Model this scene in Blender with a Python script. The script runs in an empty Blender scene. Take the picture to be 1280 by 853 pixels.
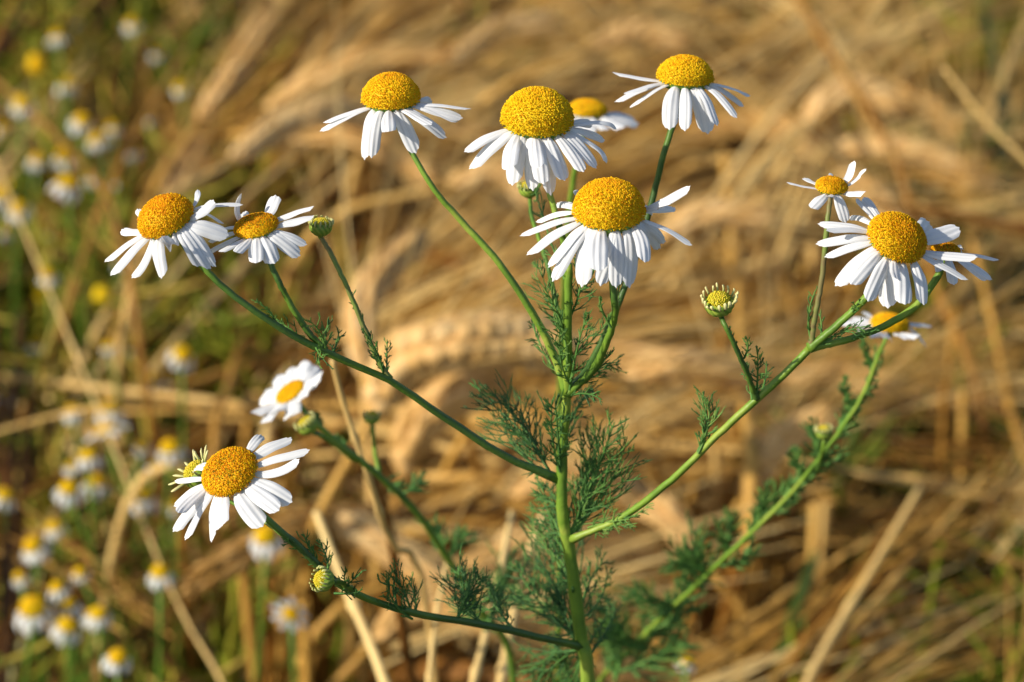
import bpy, math, random
import numpy as np
from mathutils import Vector, Matrix

random.seed(11)
rng = np.random.default_rng(11)
sc = bpy.context.scene
COL = sc.collection
R_ = math.radians

# ------------------------------------------------------------------ camera
CAM = np.array([0.0, 0.0, 0.78])
PITCH = R_(29)
FW = 0.302                      # frame width at unit distance
KP = FW / 1280.0
FWD = np.array([0.0, math.cos(PITCH), -math.sin(PITCH)])
RGT = np.array([1.0, 0.0, 0.0])
UPV = np.array([0.0, math.sin(PITCH), math.cos(PITCH)])
cam_d = bpy.data.cameras.new('camera')
cam = bpy.data.objects.new('camera', cam_d)
COL.objects.link(cam)
cam.location = CAM
cam.rotation_euler = (math.pi / 2 - PITCH, 0, 0)
cam_d.sensor_width = 36.0
cam_d.lens = 36.0 / FW
cam_d.clip_start = 0.01
cam_d.clip_end = 3000
cam_d.dof.use_dof = True
cam_d.dof.focus_distance = 0.553
cam_d.dof.aperture_fstop = 22.5
sc.camera = cam

# ------------------------------------------------------------------ light
w = bpy.data.worlds.new('World')
sc.world = w
w.use_nodes = True
nt = w.node_tree
nt.nodes.clear()
sky = nt.nodes.new('ShaderNodeTexSky')
sky.sky_type = 'NISHITA'
sky.sun_disc = False
bg = nt.nodes.new('ShaderNodeBackground')
wo = nt.nodes.new('ShaderNodeOutputWorld')
nt.links.new(sky.outputs[0], bg.inputs[0])
nt.links.new(bg.outputs[0], wo.inputs[0])
bg.inputs[1].default_value = 0.11
sd = Vector((-0.78, -0.32, 0.54)).normalized()        # towards the sun
sky.sun_elevation = math.asin(sd.z)
sky.sun_rotation = math.atan2(sd.x, sd.y)
sl = bpy.data.lights.new('sun', 'SUN')
sl.energy = 4.7
sl.angle = R_(0.5)
sl.color = (1.0, 0.92, 0.79)
so = bpy.data.objects.new('sun', sl)
COL.objects.link(so)
so.rotation_euler = sd.to_track_quat('Z', 'Y').to_euler()
so.location = (0, 0, 3)
sc.view_settings.view_transform = 'Standard'
sc.view_settings.look = 'None'
sc.view_settings.exposure = 0.20
sc.view_settings.gamma = 1.0
sc.cycles.use_denoising = True
sc.cycles.max_bounces = 8

# ------------------------------------------------------------------ helpers
def P(px, py, d):
    """point seen at pixel (px, py) of the 1280x853 photo at view depth d (metres)"""
    return CAM + FWD * d + RGT * ((px - 640) * KP * d) + UPV * ((426.5 - py) * KP * d)

def proj(p):
    v = np.asarray(p) - CAM
    d = v @ FWD
    return 640 + (v @ RGT) / (d * KP), 426.5 - (v @ UPV) / (d * KP), d

def nrm(v):
    v = np.asarray(v, float)
    n = np.linalg.norm(v)
    return v / n if n > 1e-12 else v

class MB:
    """collects verts / faces of one mesh with a per-vertex 'tint' value"""
    def __init__(s):
        s.v = []; s.f = []; s.t = []; s.n = 0; s.mi = []
    def add(s, verts, faces, tint=0.5, mi=0):
        verts = np.asarray(verts, float).reshape(-1, 3)
        s.v.append(verts)
        if np.isscalar(tint):
            tint = np.full(len(verts), float(tint))
        s.t.append(np.asarray(tint, float))
        o = s.n
        s.f.extend([tuple(i + o for i in f) for f in faces])
        s.mi.extend([mi] * len(faces))
        s.n += len(verts)
    def tube(s, pts, rad, sides=5, tint=0.5, cap=True, mi=0, flat=1.0):
        pts = np.asarray(pts, float); n = len(pts)
        rad = np.broadcast_to(np.asarray(rad, float), (n,))
        tan = np.gradient(pts, axis=0)
        tan /= (np.linalg.norm(tan, axis=1, keepdims=True) + 1e-12)
        a = np.array([0.3, 0.2, 1.0]) if abs(tan[0][2]) < 0.8 else np.array([1.0, 0.1, 0.0])
        u = nrm(np.cross(tan[0], a))
        us = np.empty((n, 3))
        for i in range(n):
            u = u - tan[i] * (u @ tan[i]); u = u / (np.linalg.norm(u) + 1e-12); us[i] = u
        vs = np.cross(tan, us)
        ang = np.arange(sides) * 2 * math.pi / sides
        ring = pts[:, None, :] + rad[:, None, None] * (np.cos(ang)[None, :, None] * us[:, None, :] + flat * np.sin(ang)[None, :, None] * vs[:, None, :])
        fs = []
        for i in range(n - 1):
            for j in range(sides):
                k = (j + 1) % sides
                fs.append((i * sides + j, i * sides + k, (i + 1) * sides + k, (i + 1) * sides + j))
        if cap:
            fs.append(tuple(range(sides - 1, -1, -1)))
            fs.append(tuple((n - 1) * sides + j for j in range(sides)))
        s.add(ring.reshape(-1, 3), fs, tint if np.isscalar(tint) else np.repeat(tint, sides), mi)
    def ribbon(s, pts, wid, side, tint=0.5, fold=0.25):
        pts = np.asarray(pts, float); n = len(pts)
        wid = np.broadcast_to(np.asarray(wid, float), (n,))
        tan = np.gradient(pts, axis=0)
        tan /= (np.linalg.norm(tan, axis=1, keepdims=True) + 1e-12)
        side = np.asarray(side, float)
        sv = side[None, :] - tan * (tan @ side)[:, None]
        sv /= (np.linalg.norm(sv, axis=1, keepdims=True) + 1e-12)
        nn = np.cross(sv, tan)
        vv = np.stack([pts - sv * wid[:, None] / 2, pts - nn * (wid * fold)[:, None] / 2, pts + sv * wid[:, None] / 2], 1)
        fs = []
        for i in range(n - 1):
            for j in range(2):
                a = i * 3 + j
                fs.append((a, a + 1, a + 4, a + 3))
        s.add(vv.reshape(-1, 3), fs, tint)
    def build(s, name, mats, parent=None, origin=(0, 0, 0), smooth=True):
        me = bpy.data.meshes.new(name)
        o3 = np.asarray(origin, float)
        V = np.concatenate(s.v) - o3
        me.from_pydata(V.tolist(), [], s.f)
        at = me.attributes.new('tint', 'FLOAT', 'POINT')
        at.data.foreach_set('value', np.concatenate(s.t).astype(np.float32))
        if not isinstance(mats, (list, tuple)): mats = [mats]
        for m in mats: me.materials.append(m)
        if len(mats) > 1: me.polygons.foreach_set('material_index', s.mi)
        if smooth: me.polygons.foreach_set('use_smooth', [True] * len(me.polygons))
        me.update()
        o = bpy.data.objects.new(name, me)
        COL.objects.link(o)
        if parent is not None:
            o.parent = parent
        else:
            o.location = o3
        return o

def tag(o, label=None, cat=None, group=None, kind=None):
    if label: o['label'] = label
    if cat: o['category'] = cat
    if group: o['group'] = group
    if kind: o['kind'] = kind
    return o

def empty(name, loc):
    o = bpy.data.objects.new(name, None)
    o.empty_display_size = 0.01
    COL.objects.link(o); o.location = loc
    return o

def smooth_path(pts, n=24):
    """Catmull-Rom through pts"""
    pts = [np.asarray(p, float) for p in pts]
    if len(pts) == 2:
        return np.array([pts[0] + (pts[1] - pts[0]) * t for t in np.linspace(0, 1, n)])
    q = [2 * pts[0] - pts[1]] + pts + [2 * pts[-1] - pts[-2]]
    seg = len(pts) - 1
    out = []
    for t in np.linspace(0, seg, n):
        i = min(int(t), seg - 1); f = t - i
        a, b, c, d = q[i], q[i + 1], q[i + 2], q[i + 3]
        out.append(0.5 * ((2 * b) + (c - a) * f + (2 * a - 5 * b + 4 * c - d) * f * f + (3 * b - a - 3 * c + d) * f ** 3))
    return np.array(out)

# ------------------------------------------------------------------ materials
def mat_new(name):
    m = bpy.data.materials.new(name); m.use_nodes = True
    t = m.node_tree; t.nodes.clear()
    return m, t, t.nodes, t.links

def tint_mat(name, stops, rough=0.55, transl=0.0, noise=0.0, nscale=400.0, bump=0.0, bscale=900.0, spec=0.35, stretch=None, island=False):
    """colour ramp driven by the 'tint' attribute (colour of each straw / floret) plus natural mottling"""
    m, t, N, L = mat_new(name)
    out = N.new('ShaderNodeOutputMaterial')
    pr = N.new('ShaderNodeBsdfPrincipled')
    pr.inputs['Roughness'].default_value = rough
    pr.inputs['Specular IOR Level'].default_value = spec
    at = N.new('ShaderNodeAttribute'); at.attribute_name = 'tint'
    ramp = N.new('ShaderNodeValToRGB')
    cr = ramp.color_ramp
    while len(cr.elements) < len(stops): cr.elements.new(0.5)
    for e, (p, c) in zip(cr.elements, stops):
        e.position = p; e.color = (*c, 1)
    fac = at.outputs['Fac']
    tc = N.new('ShaderNodeTexCoord')
    mp = N.new('ShaderNodeMapping')
    if stretch: mp.inputs['Scale'].default_value = stretch
    L.new(tc.outputs['Object'], mp.inputs[0])
    if noise:
        ns = N.new('ShaderNodeTexNoise'); ns.inputs['Scale'].default_value = nscale; ns.inputs['Detail'].default_value = 3
        L.new(mp.outputs[0], ns.inputs['Vector'])
        ma = N.new('ShaderNodeMath'); ma.operation = 'MULTIPLY_ADD'
        ma.inputs[1].default_value = noise * 2
        L.new(ns.outputs[0], ma.inputs[0])
        sub = N.new('ShaderNodeMath'); sub.operation = 'SUBTRACT'; sub.inputs[1].default_value = noise
        L.new(fac, sub.inputs[0]); L.new(sub.outputs[0], ma.inputs[2])
        fac = ma.outputs[0]
    if island:
        pass
    L.new(fac, ramp.inputs[0])
    L.new(ramp.outputs[0], pr.inputs['Base Color'])
    if bump:
        nb = N.new('ShaderNodeTexNoise'); nb.inputs['Scale'].default_value = bscale
        L.new(mp.outputs[0], nb.inputs['Vector'])
        bp = N.new('ShaderNodeBump'); bp.inputs['Strength'].default_value = bump; bp.inputs['Distance'].default_value = 0.0003
        L.new(nb.outputs[0], bp.inputs['Height']); L.new(bp.outputs[0], pr.inputs['Normal'])
    sh = pr.outputs[0]
    if transl:
        tr = N.new('ShaderNodeBsdfTranslucent'); L.new(ramp.outputs[0], tr.inputs[0])
        mx = N.new('ShaderNodeMixShader'); mx.inputs[0].default_value = transl
        L.new(sh, mx.inputs[1]); L.new(tr.outputs[0], mx.inputs[2]); sh = mx.outputs[0]
    L.new(sh, out.inputs[0])
    return m

M = {}
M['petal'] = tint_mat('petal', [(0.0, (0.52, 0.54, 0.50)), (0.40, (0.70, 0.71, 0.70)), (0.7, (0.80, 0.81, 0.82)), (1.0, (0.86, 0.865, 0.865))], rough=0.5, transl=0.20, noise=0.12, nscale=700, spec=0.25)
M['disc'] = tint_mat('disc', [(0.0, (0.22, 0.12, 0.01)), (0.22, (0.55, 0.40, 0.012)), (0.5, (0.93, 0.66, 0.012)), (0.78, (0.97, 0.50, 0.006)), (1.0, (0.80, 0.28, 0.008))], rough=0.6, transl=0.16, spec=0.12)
M['fieldpetal'] = tint_mat('field_petal', [(0.0, (0.60, 0.60, 0.54)), (1.0, (0.80, 0.80, 0.76))], rough=0.6, transl=0.25)
M['disc_core'] = tint_mat('disc_core', [(0.0, (0.22, 0.15, 0.01)), (1.0, (0.40, 0.22, 0.01))], rough=0.8)
M['green'] = tint_mat('green', [(0.0, (0.035, 0.075, 0.022)), (0.35, (0.07, 0.15, 0.022)), (0.7, (0.17, 0.30, 0.028)), (1.0, (0.34, 0.42, 0.06))], rough=0.45, noise=0.12, nscale=300, transl=0.05, bump=0.3, bscale=1500, spec=0.4)
M['purple'] = tint_mat('purple_stem', [(0.0, (0.18, 0.08, 0.06)), (0.45, (0.20, 0.17, 0.06)), (1.0, (0.17, 0.30, 0.04))], rough=0.5, noise=0.5, nscale=180)
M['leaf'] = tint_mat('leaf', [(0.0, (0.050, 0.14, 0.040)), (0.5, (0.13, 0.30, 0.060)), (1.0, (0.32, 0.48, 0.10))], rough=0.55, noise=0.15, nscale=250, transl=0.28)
M['budpetal'] = tint_mat('bud_petal', [(0.0, (0.30, 0.36, 0.05)), (1.0, (0.80, 0.74, 0.34))], rough=0.5, transl=0.15)
M['buddisc'] = tint_mat('bud_disc', [(0.0, (0.28, 0.34, 0.02)), (0.6, (0.62, 0.52, 0.02)), (1.0, (0.78, 0.50, 0.05))], rough=0.5)
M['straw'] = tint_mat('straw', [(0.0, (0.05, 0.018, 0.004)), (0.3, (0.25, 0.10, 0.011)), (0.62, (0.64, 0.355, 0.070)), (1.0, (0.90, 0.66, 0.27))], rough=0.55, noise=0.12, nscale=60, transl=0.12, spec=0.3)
M['ear'] = tint_mat('ear', [(0.0, (0.45, 0.24, 0.05)), (0.5, (0.68, 0.40, 0.13)), (1.0, (0.82, 0.56, 0.25))], rough=0.6, noise=0.15, nscale=200, transl=0.08)
M['weed'] = tint_mat('weed', [(0.0, (0.06, 0.12, 0.008)), (0.4, (0.22, 0.27, 0.015)), (0.7, (0.42, 0.36, 0.035)), (1.0, (0.60, 0.42, 0.08))], rough=0.6, noise=0.1, nscale=60, transl=0.2)
M['grass'] = tint_mat('grass', [(0.0, (0.035, 0.08, 0.010)), (0.4, (0.10, 0.15, 0.018)), (0.7, (0.27, 0.24, 0.05)), (1.0, (0.45, 0.32, 0.12))], rough=0.5, noise=0.1, nscale=60, transl=0.2)

def soil_mat():
    m, t, N, L = mat_new('soil')
    out = N.new('ShaderNodeOutputMaterial'); pr = N.new('ShaderNodeBsdfPrincipled')
    pr.inputs['Roughness'].default_value = 0.95
    tc = N.new('ShaderNodeTexCoord'); ns = N.new('ShaderNodeTexNoise')
    ns.inputs['Scale'].default_value = 30; ns.inputs['Detail'].default_value = 8
    L.new(tc.outputs['Object'], ns.inputs['Vector'])
    rp = N.new('ShaderNodeValToRGB')
    rp.color_ramp.elements[0].color = (0.022, 0.012, 0.006, 1); rp.color_ramp.elements[0].position = 0.3
    rp.color_ramp.elements[1].color = (0.075, 0.040, 0.018, 1); rp.color_ramp.elements[1].position = 0.75
    L.new(ns.outputs[0], rp.inputs[0]); L.new(rp.outputs[0], pr.inputs['Base Color'])
    bp = N.new('ShaderNodeBump'); bp.inputs['Distance'].default_value = 0.02
    L.new(ns.outputs[0], bp.inputs['Height']); L.new(bp.outputs[0], pr.inputs['Normal'])
    L.new(pr.outputs[0], out.inputs[0])
    return m
M['soil'] = soil_mat()

# ------------------------------------------------------------------ ground
def ground():
    xs = np.concatenate([[-1500, -200, -20], np.linspace(-3, 3, 61), [20, 200, 1500]])
    ys = np.concatenate([[-1500, -200, -20], np.linspace(-2, 5, 71), [20, 200, 1500]])
    V = []
    for y in ys:
        for x in xs:
            near = abs(x) <= 3 and -2 <= y <= 5
            V.append((x, y, 0.008 * math.sin(7 * x + 2 * math.sin(5 * y)) * math.cos(9 * y) if near else 0.0))
    nx = len(xs); F = []
    for j in range(len(ys) - 1):
        for i in range(nx - 1):
            F.append((j * nx + i, j * nx + i + 1, (j + 1) * nx + i + 1, (j + 1) * nx + i))
    b = MB(); b.add(V, F, 0.5)
    o = b.build('ground', M['soil'])
    tag(o, 'brown field soil showing dark between the straw', kind='structure')
ground()

# ------------------------------------------------------------------ flower pieces
def petal_mesh(base, tip, radial, axis, L, width, ctrl=None, twist=0.0, curl=0.0, cup=0.25, tint=0.8, seed=0):
    rs = random.Random(seed)
    base = np.asarray(base); tip = np.asarray(tip)
    tang = nrm(np.cross(axis, radial))
    if ctrl is None:
        ctrl = base + 0.30 * L * (0.8 * radial + 0.12 * axis) + 0.22 * (tip - base)
    NA, NV = 13, 15
    wob = rs.uniform(-1, 1)
    notch = [rs.uniform(0.0, 0.05) for _ in range(3)]
    V = np.zeros((NA, NV, 3)); T = np.zeros((NA, NV))
    def cl(u):
        p = (1 - u) ** 2 * base + 2 * u * (1 - u) * ctrl + u * u * tip
        return p
    def ct(u):
        return nrm(2 * (1 - u) * (ctrl - base) + 2 * u * (tip - ctrl))
    w0 = width * 0.5
    for i in range(NA):
        for j in range(NV):
            v = -1 + 2 * j / (NV - 1)
            um = 1 - 0.10 * v * v - 0.022 * (0.5 - 0.5 * math.cos(v * 3 * math.pi)) - notch[1] * 0.6 * v
            u = (i / (NA - 1)) * um
            wp = 0.50 + 0.50 * math.sin(min(1.0, u / 0.58) * math.pi / 2)
            if u > 0.70: wp *= math.sqrt(max(0.0, 1 - ((u - 0.70) / 0.36) ** 2.4 * 0.80))
            t = ct(u)
            s = tang - t * (tang @ t)
            s = nrm(s) if np.linalg.norm(s) > 0.15 else nrm(np.cross(t, axis))
            n = nrm(np.cross(t, s))
            if n @ (axis * 0.7 + radial * 0.7) < 0: n = -n
            a = twist * u + 0.25 * wob * math.sin(u * 3)
            s2 = s * math.cos(a) + n * math.sin(a); n2 = -s * math.sin(a) + n * math.cos(a)
            ridge = (0.050 * math.cos(v * 3 * math.pi) + 0.026 * math.cos(v * 7 * math.pi + wob)) * min(1, u * 4)
            off = w0 * (-cup * 2 * v * v * (1 - 0.3 * u) + ridge + curl * u * v)
            edge = 0.06 * w0 * math.sin(u * 11 + wob * 6) * abs(v)
            V[i, j] = cl(u) + s2 * (v * w0 * wp) + n2 * (off + edge)
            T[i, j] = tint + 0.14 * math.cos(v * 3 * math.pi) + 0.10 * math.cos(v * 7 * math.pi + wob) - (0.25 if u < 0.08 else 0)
    F = []
    for i in range(NA - 1):
        for j in range(NV - 1):
            a = i * NV + j
            F.append((a, a + 1, a + NV + 1, a + NV))
    b = MB(); b.add(V.reshape(-1, 3), F, T.reshape(-1))
    return b

def disc_mesh(c, axis, R, h, nfl, openness=0.5, dimple=0.0, seed=0, brown=0.0, fs=1.0, warm=0.0):
    rs = np.random.default_rng(seed)
    ax = nrm(axis); a = np.array([1.0, 0, 0]) if abs(ax[0]) < 0.8 else np.array([0, 1.0, 0])
    e1 = nrm(np.cross(ax, a)); e2 = np.cross(ax, e1)
    b = MB()
    def surf(r, th):       # r 0..1 along meridian
        ph = r * math.pi / 2
        x = math.sin(ph) ; z = math.cos(ph)
        # flatter top for shallow discs, slightly bulging sides
        z = z ** 0.92 - dimple * math.exp(-(x / 0.28) ** 2)
        pos = c + (e1 * math.cos(th) + e2 * math.sin(th)) * (R * x * (1.0 if r < .9 else 1.0)) + ax * (h * z)
        nn = nrm((e1 * math.cos(th) + e2 * math.sin(th)) * (math.sin(ph) / R) + ax * (math.cos(ph) / max(h, R * 0.15)))
        return pos, nn
    # core
    NR, NT = 10, 28
    V = [surf(0, 0)[0] - ax * R * 0.03]; F = []
    for i in range(1, NR + 1):
        for j in range(NT):
            p, n = surf(i / NR, j * 2 * math.pi / NT); V.append(p - n * R * 0.045)
    for j in range(NT): F.append((0, 1 + j, 1 + (j + 1) % NT))
    for i in range(NR - 1):
        for j in range(NT):
            o = 1 + i * NT; k = (j + 1) % NT
            F.append((o + j, o + NT + j, o + NT + k, o + k))
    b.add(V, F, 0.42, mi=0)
    # florets on a golden spiral, equal area on the dome
    fr = R * math.sqrt(2.0 * (1 if h > R * .5 else .6) / nfl) * 0.90 * fs
    # equal-area table
    rr = np.linspace(0, 1, 200)
    xs = np.sin(rr * math.pi / 2) * R; zs = np.cos(rr * math.pi / 2) * h
    dl = np.hypot(np.diff(xs), np.diff(zs)); A = np.concatenate([[0], np.cumsum(dl * (xs[1:] + xs[:-1]) / 2)]); A /= A[-1]
    GA = math.pi * (3 - math.sqrt(5))
    sides = 5
    for k in range(nfl):
        f = (k + 0.5) / nfl
        r = float(np.interp(f, A, rr)); th = k * GA
        p, n = surf(min(1.0, max(0.0, r + rs.normal(0, 0.012))), th + rs.normal(0, 0.018) / max(.15, r))
        q = fr * rs.uniform(0.70, 1.12)
        n = nrm(n + rs.normal(0, 0.20, 3))
        t1 = nrm(np.cross(n, e1 + 0.01)); t2 = np.cross(n, t1)
        opened = r > (1 - openness) + rs.normal(0, 0.06)
        hh = q * (1.5 if opened else 1.0) * rs.uniform(0.6, 1.5)
        ang0 = rs.uniform(0, 6.28)
        ang = ang0 + np.arange(sides) * 2 * math.pi / sides
        cs = np.cos(ang)[:, None] * t1 + np.sin(ang)[:, None] * t2
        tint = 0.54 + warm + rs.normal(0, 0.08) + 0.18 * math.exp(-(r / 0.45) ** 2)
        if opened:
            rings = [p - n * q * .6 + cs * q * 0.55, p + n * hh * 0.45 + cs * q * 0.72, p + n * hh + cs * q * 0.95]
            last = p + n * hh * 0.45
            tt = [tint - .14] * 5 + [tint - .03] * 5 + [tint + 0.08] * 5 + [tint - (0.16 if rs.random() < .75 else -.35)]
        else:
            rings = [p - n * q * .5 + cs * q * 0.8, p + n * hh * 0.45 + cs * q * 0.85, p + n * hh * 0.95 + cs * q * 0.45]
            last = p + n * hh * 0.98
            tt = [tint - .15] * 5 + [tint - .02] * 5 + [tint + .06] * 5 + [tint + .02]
        if rs.random() < brown * math.exp(-((r - 0.25) / 0.3) ** 2) + 0.004:
            tt = [0.08 + 0.0 * x for x in tt] if rs.random() < .5 else [0.95] * 16
        if rs.random() < 0.12 * openness:
            tt = [x + 0.3 for x in tt]
        Vv = np.concatenate(rings + [last[None, :]])
        Ff = []
        for i in range(2):
            for j in range(5):
                k2 = (j + 1) % 5
                Ff.append((i * 5 + j, i * 5 + k2, (i + 1) * 5 + k2, (i + 1) * 5 + j))
        for j in range(5): Ff.append((10 + j, 10 + (j + 1) % 5, 15))
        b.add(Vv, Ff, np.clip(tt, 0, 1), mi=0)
    return b

def calyx_mesh(c, axis, R, tint=0.55, depth=0.45):
    ax = nrm(axis); a = np.array([1.0, 0, 0]) if abs(ax[0]) < 0.8 else np.array([0, 1.0, 0])
    e1 = nrm(np.cross(ax, a)); e2 = np.cross(ax, e1)
    NT = 22; prof = [(0.95, 0.03), (0.93, -0.08), (0.78, -0.25), (0.5, -0.38), (0.25, -depth), (0.14, -depth - 0.22)]
    V = []; F = []; T = []
    for i, (r, z) in enumerate(prof):
        for j in range(NT):
            th = j * 2 * math.pi / NT
            rr = r * (1 + (0.03 if j % 2 else -0.02))
            V.append(c + (e1 * math.cos(th) + e2 * math.sin(th)) * R * rr + ax * R * z)
            T.append(tint + (0.12 if j % 2 else -0.1))
    for i in range(len(prof) - 1):
        for j in range(NT):
            k = (j + 1) % NT
            F.append((i * NT + j, i * NT + k, (i + 1) * NT + k, (i + 1) * NT + j))
    b = MB(); b.add(V, F, T)
    return b

def wvec(cx, cy, cz):
    """camera-frame direction (right, up, towards camera) to world"""
    return nrm(RGT * cx + UPV * cy - FWD * cz)

FLOWERS = []
def flower(plant, org, cx, cy, halfw, axis, hr, petals, d, Lpx, z=4.0, ox=0, oy=0, nfl=620, openness=0.5,
           dimple=0.0, brown=0.0, label=None, seed=1, warm=0.05):
    """cx, cy, halfw, petals, Lpx are measured on an enlarged crop whose corner is (ox, oy) and whose scale is z"""
    def px(x, y): return ox + x / z, oy + y / z
    ax = wvec(*axis)
    ntw = axis[2] / math.sqrt(sum(a * a for a in axis)); a2 = math.sqrt(1 - ntw * ntw)
    R = halfw / z * KP * d
    h = R * hr
    T = math.sqrt((h * a2) ** 2 + (R * ntw) ** 2); B = R * ntw
    off = (T - B) / 2
    m2 = math.hypot(axis[0], axis[1])
    cpx, cpy = px(cx, cy)
    c = P(cpx, cpy, d) - (RGT * axis[0] / m2 + UPV * axis[1] / m2) * off
    a = np.array([1.0, 0, 0]) if abs(ax[0]) < 0.8 else np.array([0, 1.0, 0])
    e1 = nrm(np.cross(ax, a)); e2 = np.cross(ax, e1)
    L = Lpx / z * KP * d
    th = np.linspace(0, 2 * math.pi, 181)[:-1]
    rim = c + (np.cos(th)[:, None] * e1 + np.sin(th)[:, None] * e2) * R
    rp = np.array([proj(p)[:2] for p in rim])
    back = ((rim - c) @ FWD) > 0
    cal = calyx_mesh(c, ax, R).build('flower_head', M['green'], plant, org)
    if label: cal['label'] = label
    disc_mesh(c, ax, R, h, int(nfl * 2.7), openness, dimple, seed, brown, 1.0, warm).build('disc', M['disc'], cal, org)
    for k, pt in enumerate(petals):
        bx, by, tx, ty, wz = pt[:5]
        opt = pt[5] if len(pt) > 5 else {}
        qx, qy = px(bx, by)
        dist = np.hypot(rp[:, 0] - qx, rp[:, 1] - qy)
        if opt.get('back'): dist = dist + np.where(back, 0, 1e4)
        i = int(np.argmin(dist))
        rad = nrm(rim[i] - c)
        base = c + rad * R * 0.86 - ax * R * 0.03
        tpx = px(tx, ty)
        ray0 = P(*tpx, 1.0) - CAM
        # solve |CAM + ray*s - base| = L
        q = CAM - base; A = ray0 @ ray0; Bq = 2 * ray0 @ q; Cq = q @ q - L * L * opt.get('l', 1.0) ** 2
        D = Bq * Bq - 4 * A * Cq
        near = (rad @ FWD) < 0
        if 'near' in opt: near = opt['near']
        if D < 0: s = -Bq / (2 * A)
        else:
            s = (-Bq + (-1 if near else 1) * math.sqrt(D) * 1.0) / (2 * A)
        tip = CAM + ray0 * s
        ll = np.linalg.norm(tip - base)
        ctrl = None
        if 'c' in opt:
            cq = px(*opt['c']); ctrl = P(*cq, (proj(base)[2] + proj(tip)[2]) / 2 + opt.get('cd', 0))
            # quadratic control so that the curve passes the given point
            ctrl = 2 * ctrl - 0.5 * (base + tip)
        pm = petal_mesh(base, tip, rad, ax, ll, wz / z * KP * d * 1.26, ctrl, twist=opt.get('tw', random.uniform(-.25, .25)),
                        cup=opt.get('cup', random.uniform(0.08, 0.26)), curl=opt.get('cu', random.uniform(-.15, .15)), tint=random.uniform(0.72, 0.95), seed=seed * 100 + k)
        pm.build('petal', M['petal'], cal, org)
    FLOWERS.append((c, ax, R))
    return c - ax * R * 0.6

def down(a, root):
    return [a + (root - a) * t + np.array([0, 0, -.004 * t]) for t in (.12, .3, .5, .75, 1)]

def branch(plant, org, pts, r0, r1, name='branch', tint=0.6, mat='green', n=36, label=None, end=None):
    """pts: (px, py, depth) from the flower end downwards, or world points"""
    W = [np.asarray(P(*p) if not isinstance(p, np.ndarray) else p) for p in pts]
    path = smooth_path(W, n)
    d = 0.57
    rad = np.linspace(r0, r1, n) * KP * d * 1.12
    b = MB()
    # ribbed stem: 10 sides alternating radius
    if name == 'branch':
        rad = rad * (1 + 0.45 * np.exp(-((np.arange(n) - (n - 1)) / 1.6) ** 2)) * (1 + 0.035 * np.sin(np.arange(n) * .45 + r0 * 9))
    else:
        rad = rad * (1 + 0.05 * np.sin(np.arange(n) * 1.1))
    path = path + rng.normal(0, .00004, path.shape)
    tv = tint + 0.13 * np.sin(np.arange(n) * .35 + r1 * 7) + rng.normal(0, 0.06, n)
    b.tube(path, rad, 10, tv)
    v = b.v[0].reshape(n, 10, 3); v[:, ::2] = v[:, ::2] * 0.80 + path[:, None, :] * 0.20
    b.v[0] = v.reshape(-1, 3)
    o = b.build(name, M[mat], plant, org)
    if label: o['label'] = label
    return o

def leaf_mesh(b, a, e, up, width, n_pin=9, r=0.00019, seed=0, tint=0.4, bend=0.15, curl=0.0, fine=3):
    """feathery, twice divided leaf: rachis a -> e, long thread-like pinnae that fork again"""
    rs = random.Random(seed)
    a = np.asarray(a); e = np.asarray(e)
    L = np.linalg.norm(e - a); t = nrm(e - a)
    s = nrm(up - t * (up @ t)); nn = np.cross(t, s)
    c1 = a + (e - a) * 0.5 + s * bend * L + nn * rs.uniform(-.15, .15) * L
    def cl(u): return (1 - u) ** 2 * a + 2 * u * (1 - u) * c1 + u * u * e
    us = np.linspace(0, 1, 10)
    b.tube([cl(u) for u in us], np.linspace(r * 1.8, r * 0.7, 10), 4, tint + .1, cap=False)
    def strand(p, d0, tt, l, rr, tn, lev):
        q = [p]; d = d0; m = 5 if lev == 0 else 3
        cv = nrm(np.array([rs.gauss(0, 1) for _ in range(3)])) * rs.uniform(0, .22)
        for i in range(m):
            d = nrm(d + tt * (0.20 + curl) + cv)
            q.append(q[-1] + d * l / m)
        b.tube(q, np.linspace(rr, rr * .4, len(q)), 4, tn, cap=False)
        if lev < 2:
            for f in range(fine if lev == 0 else 1):
                i = rs.randint(1, m - 1); dd = nrm(q[i + 1] - q[i])
                sv = np.array([rs.gauss(0, 1) for _ in range(3)]); sv = nrm(sv - dd * (sv @ dd))
                strand(q[i], nrm(dd + sv * rs.uniform(.45, .85)), dd * .8 + tt * .2, l * rs.uniform(.35, .6), rr * .85, tn + rs.uniform(-.1, .1), lev + 1)
    for k in range(n_pin):
        for sg in (-1, 1):
            u = 0.06 + 0.90 * (k + rs.uniform(0, .9)) / n_pin
            p = cl(u); tt = nrm(cl(min(1, u + .03)) - cl(u - .03))
            prof = math.sin(math.pi * (0.22 + 0.70 * u)) ** 0.6
            sd_ = nrm(s * sg * rs.uniform(.4, 1) + nn * rs.uniform(-.9, .9))
            strand(p, nrm(tt * rs.uniform(0.5, 1.1) + sd_), tt, width * prof * rs.uniform(0.7, 1.8), r, tint + rs.uniform(-.25, .25), 0)

def leaf(plant, org, x0, y0, x1, y1, d0, d1, wpx, n_pin=9, tint=0.4, bend=0.15, curl=0.0, fine=3, rpx=1.35, side=None, seed=[0]):
    seed[0] += 1
    b = MB()
    a = P(x0, y0, d0); e = P(x1, y1, d1)
    up = nrm(RGT * random.uniform(-1, 1) + UPV * random.uniform(-1, 1) - FWD * random.uniform(-.4, .4))
    if abs(up @ nrm(e - a)) > .8: up = nrm(np.cross(e - a, FWD))
    leaf_mesh(b, a, e, up, wpx * KP * d0, n_pin, rpx * KP * d0, seed[0], tint, bend, curl, fine)
    return b.build('leaf', M['leaf'], plant, org)

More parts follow.
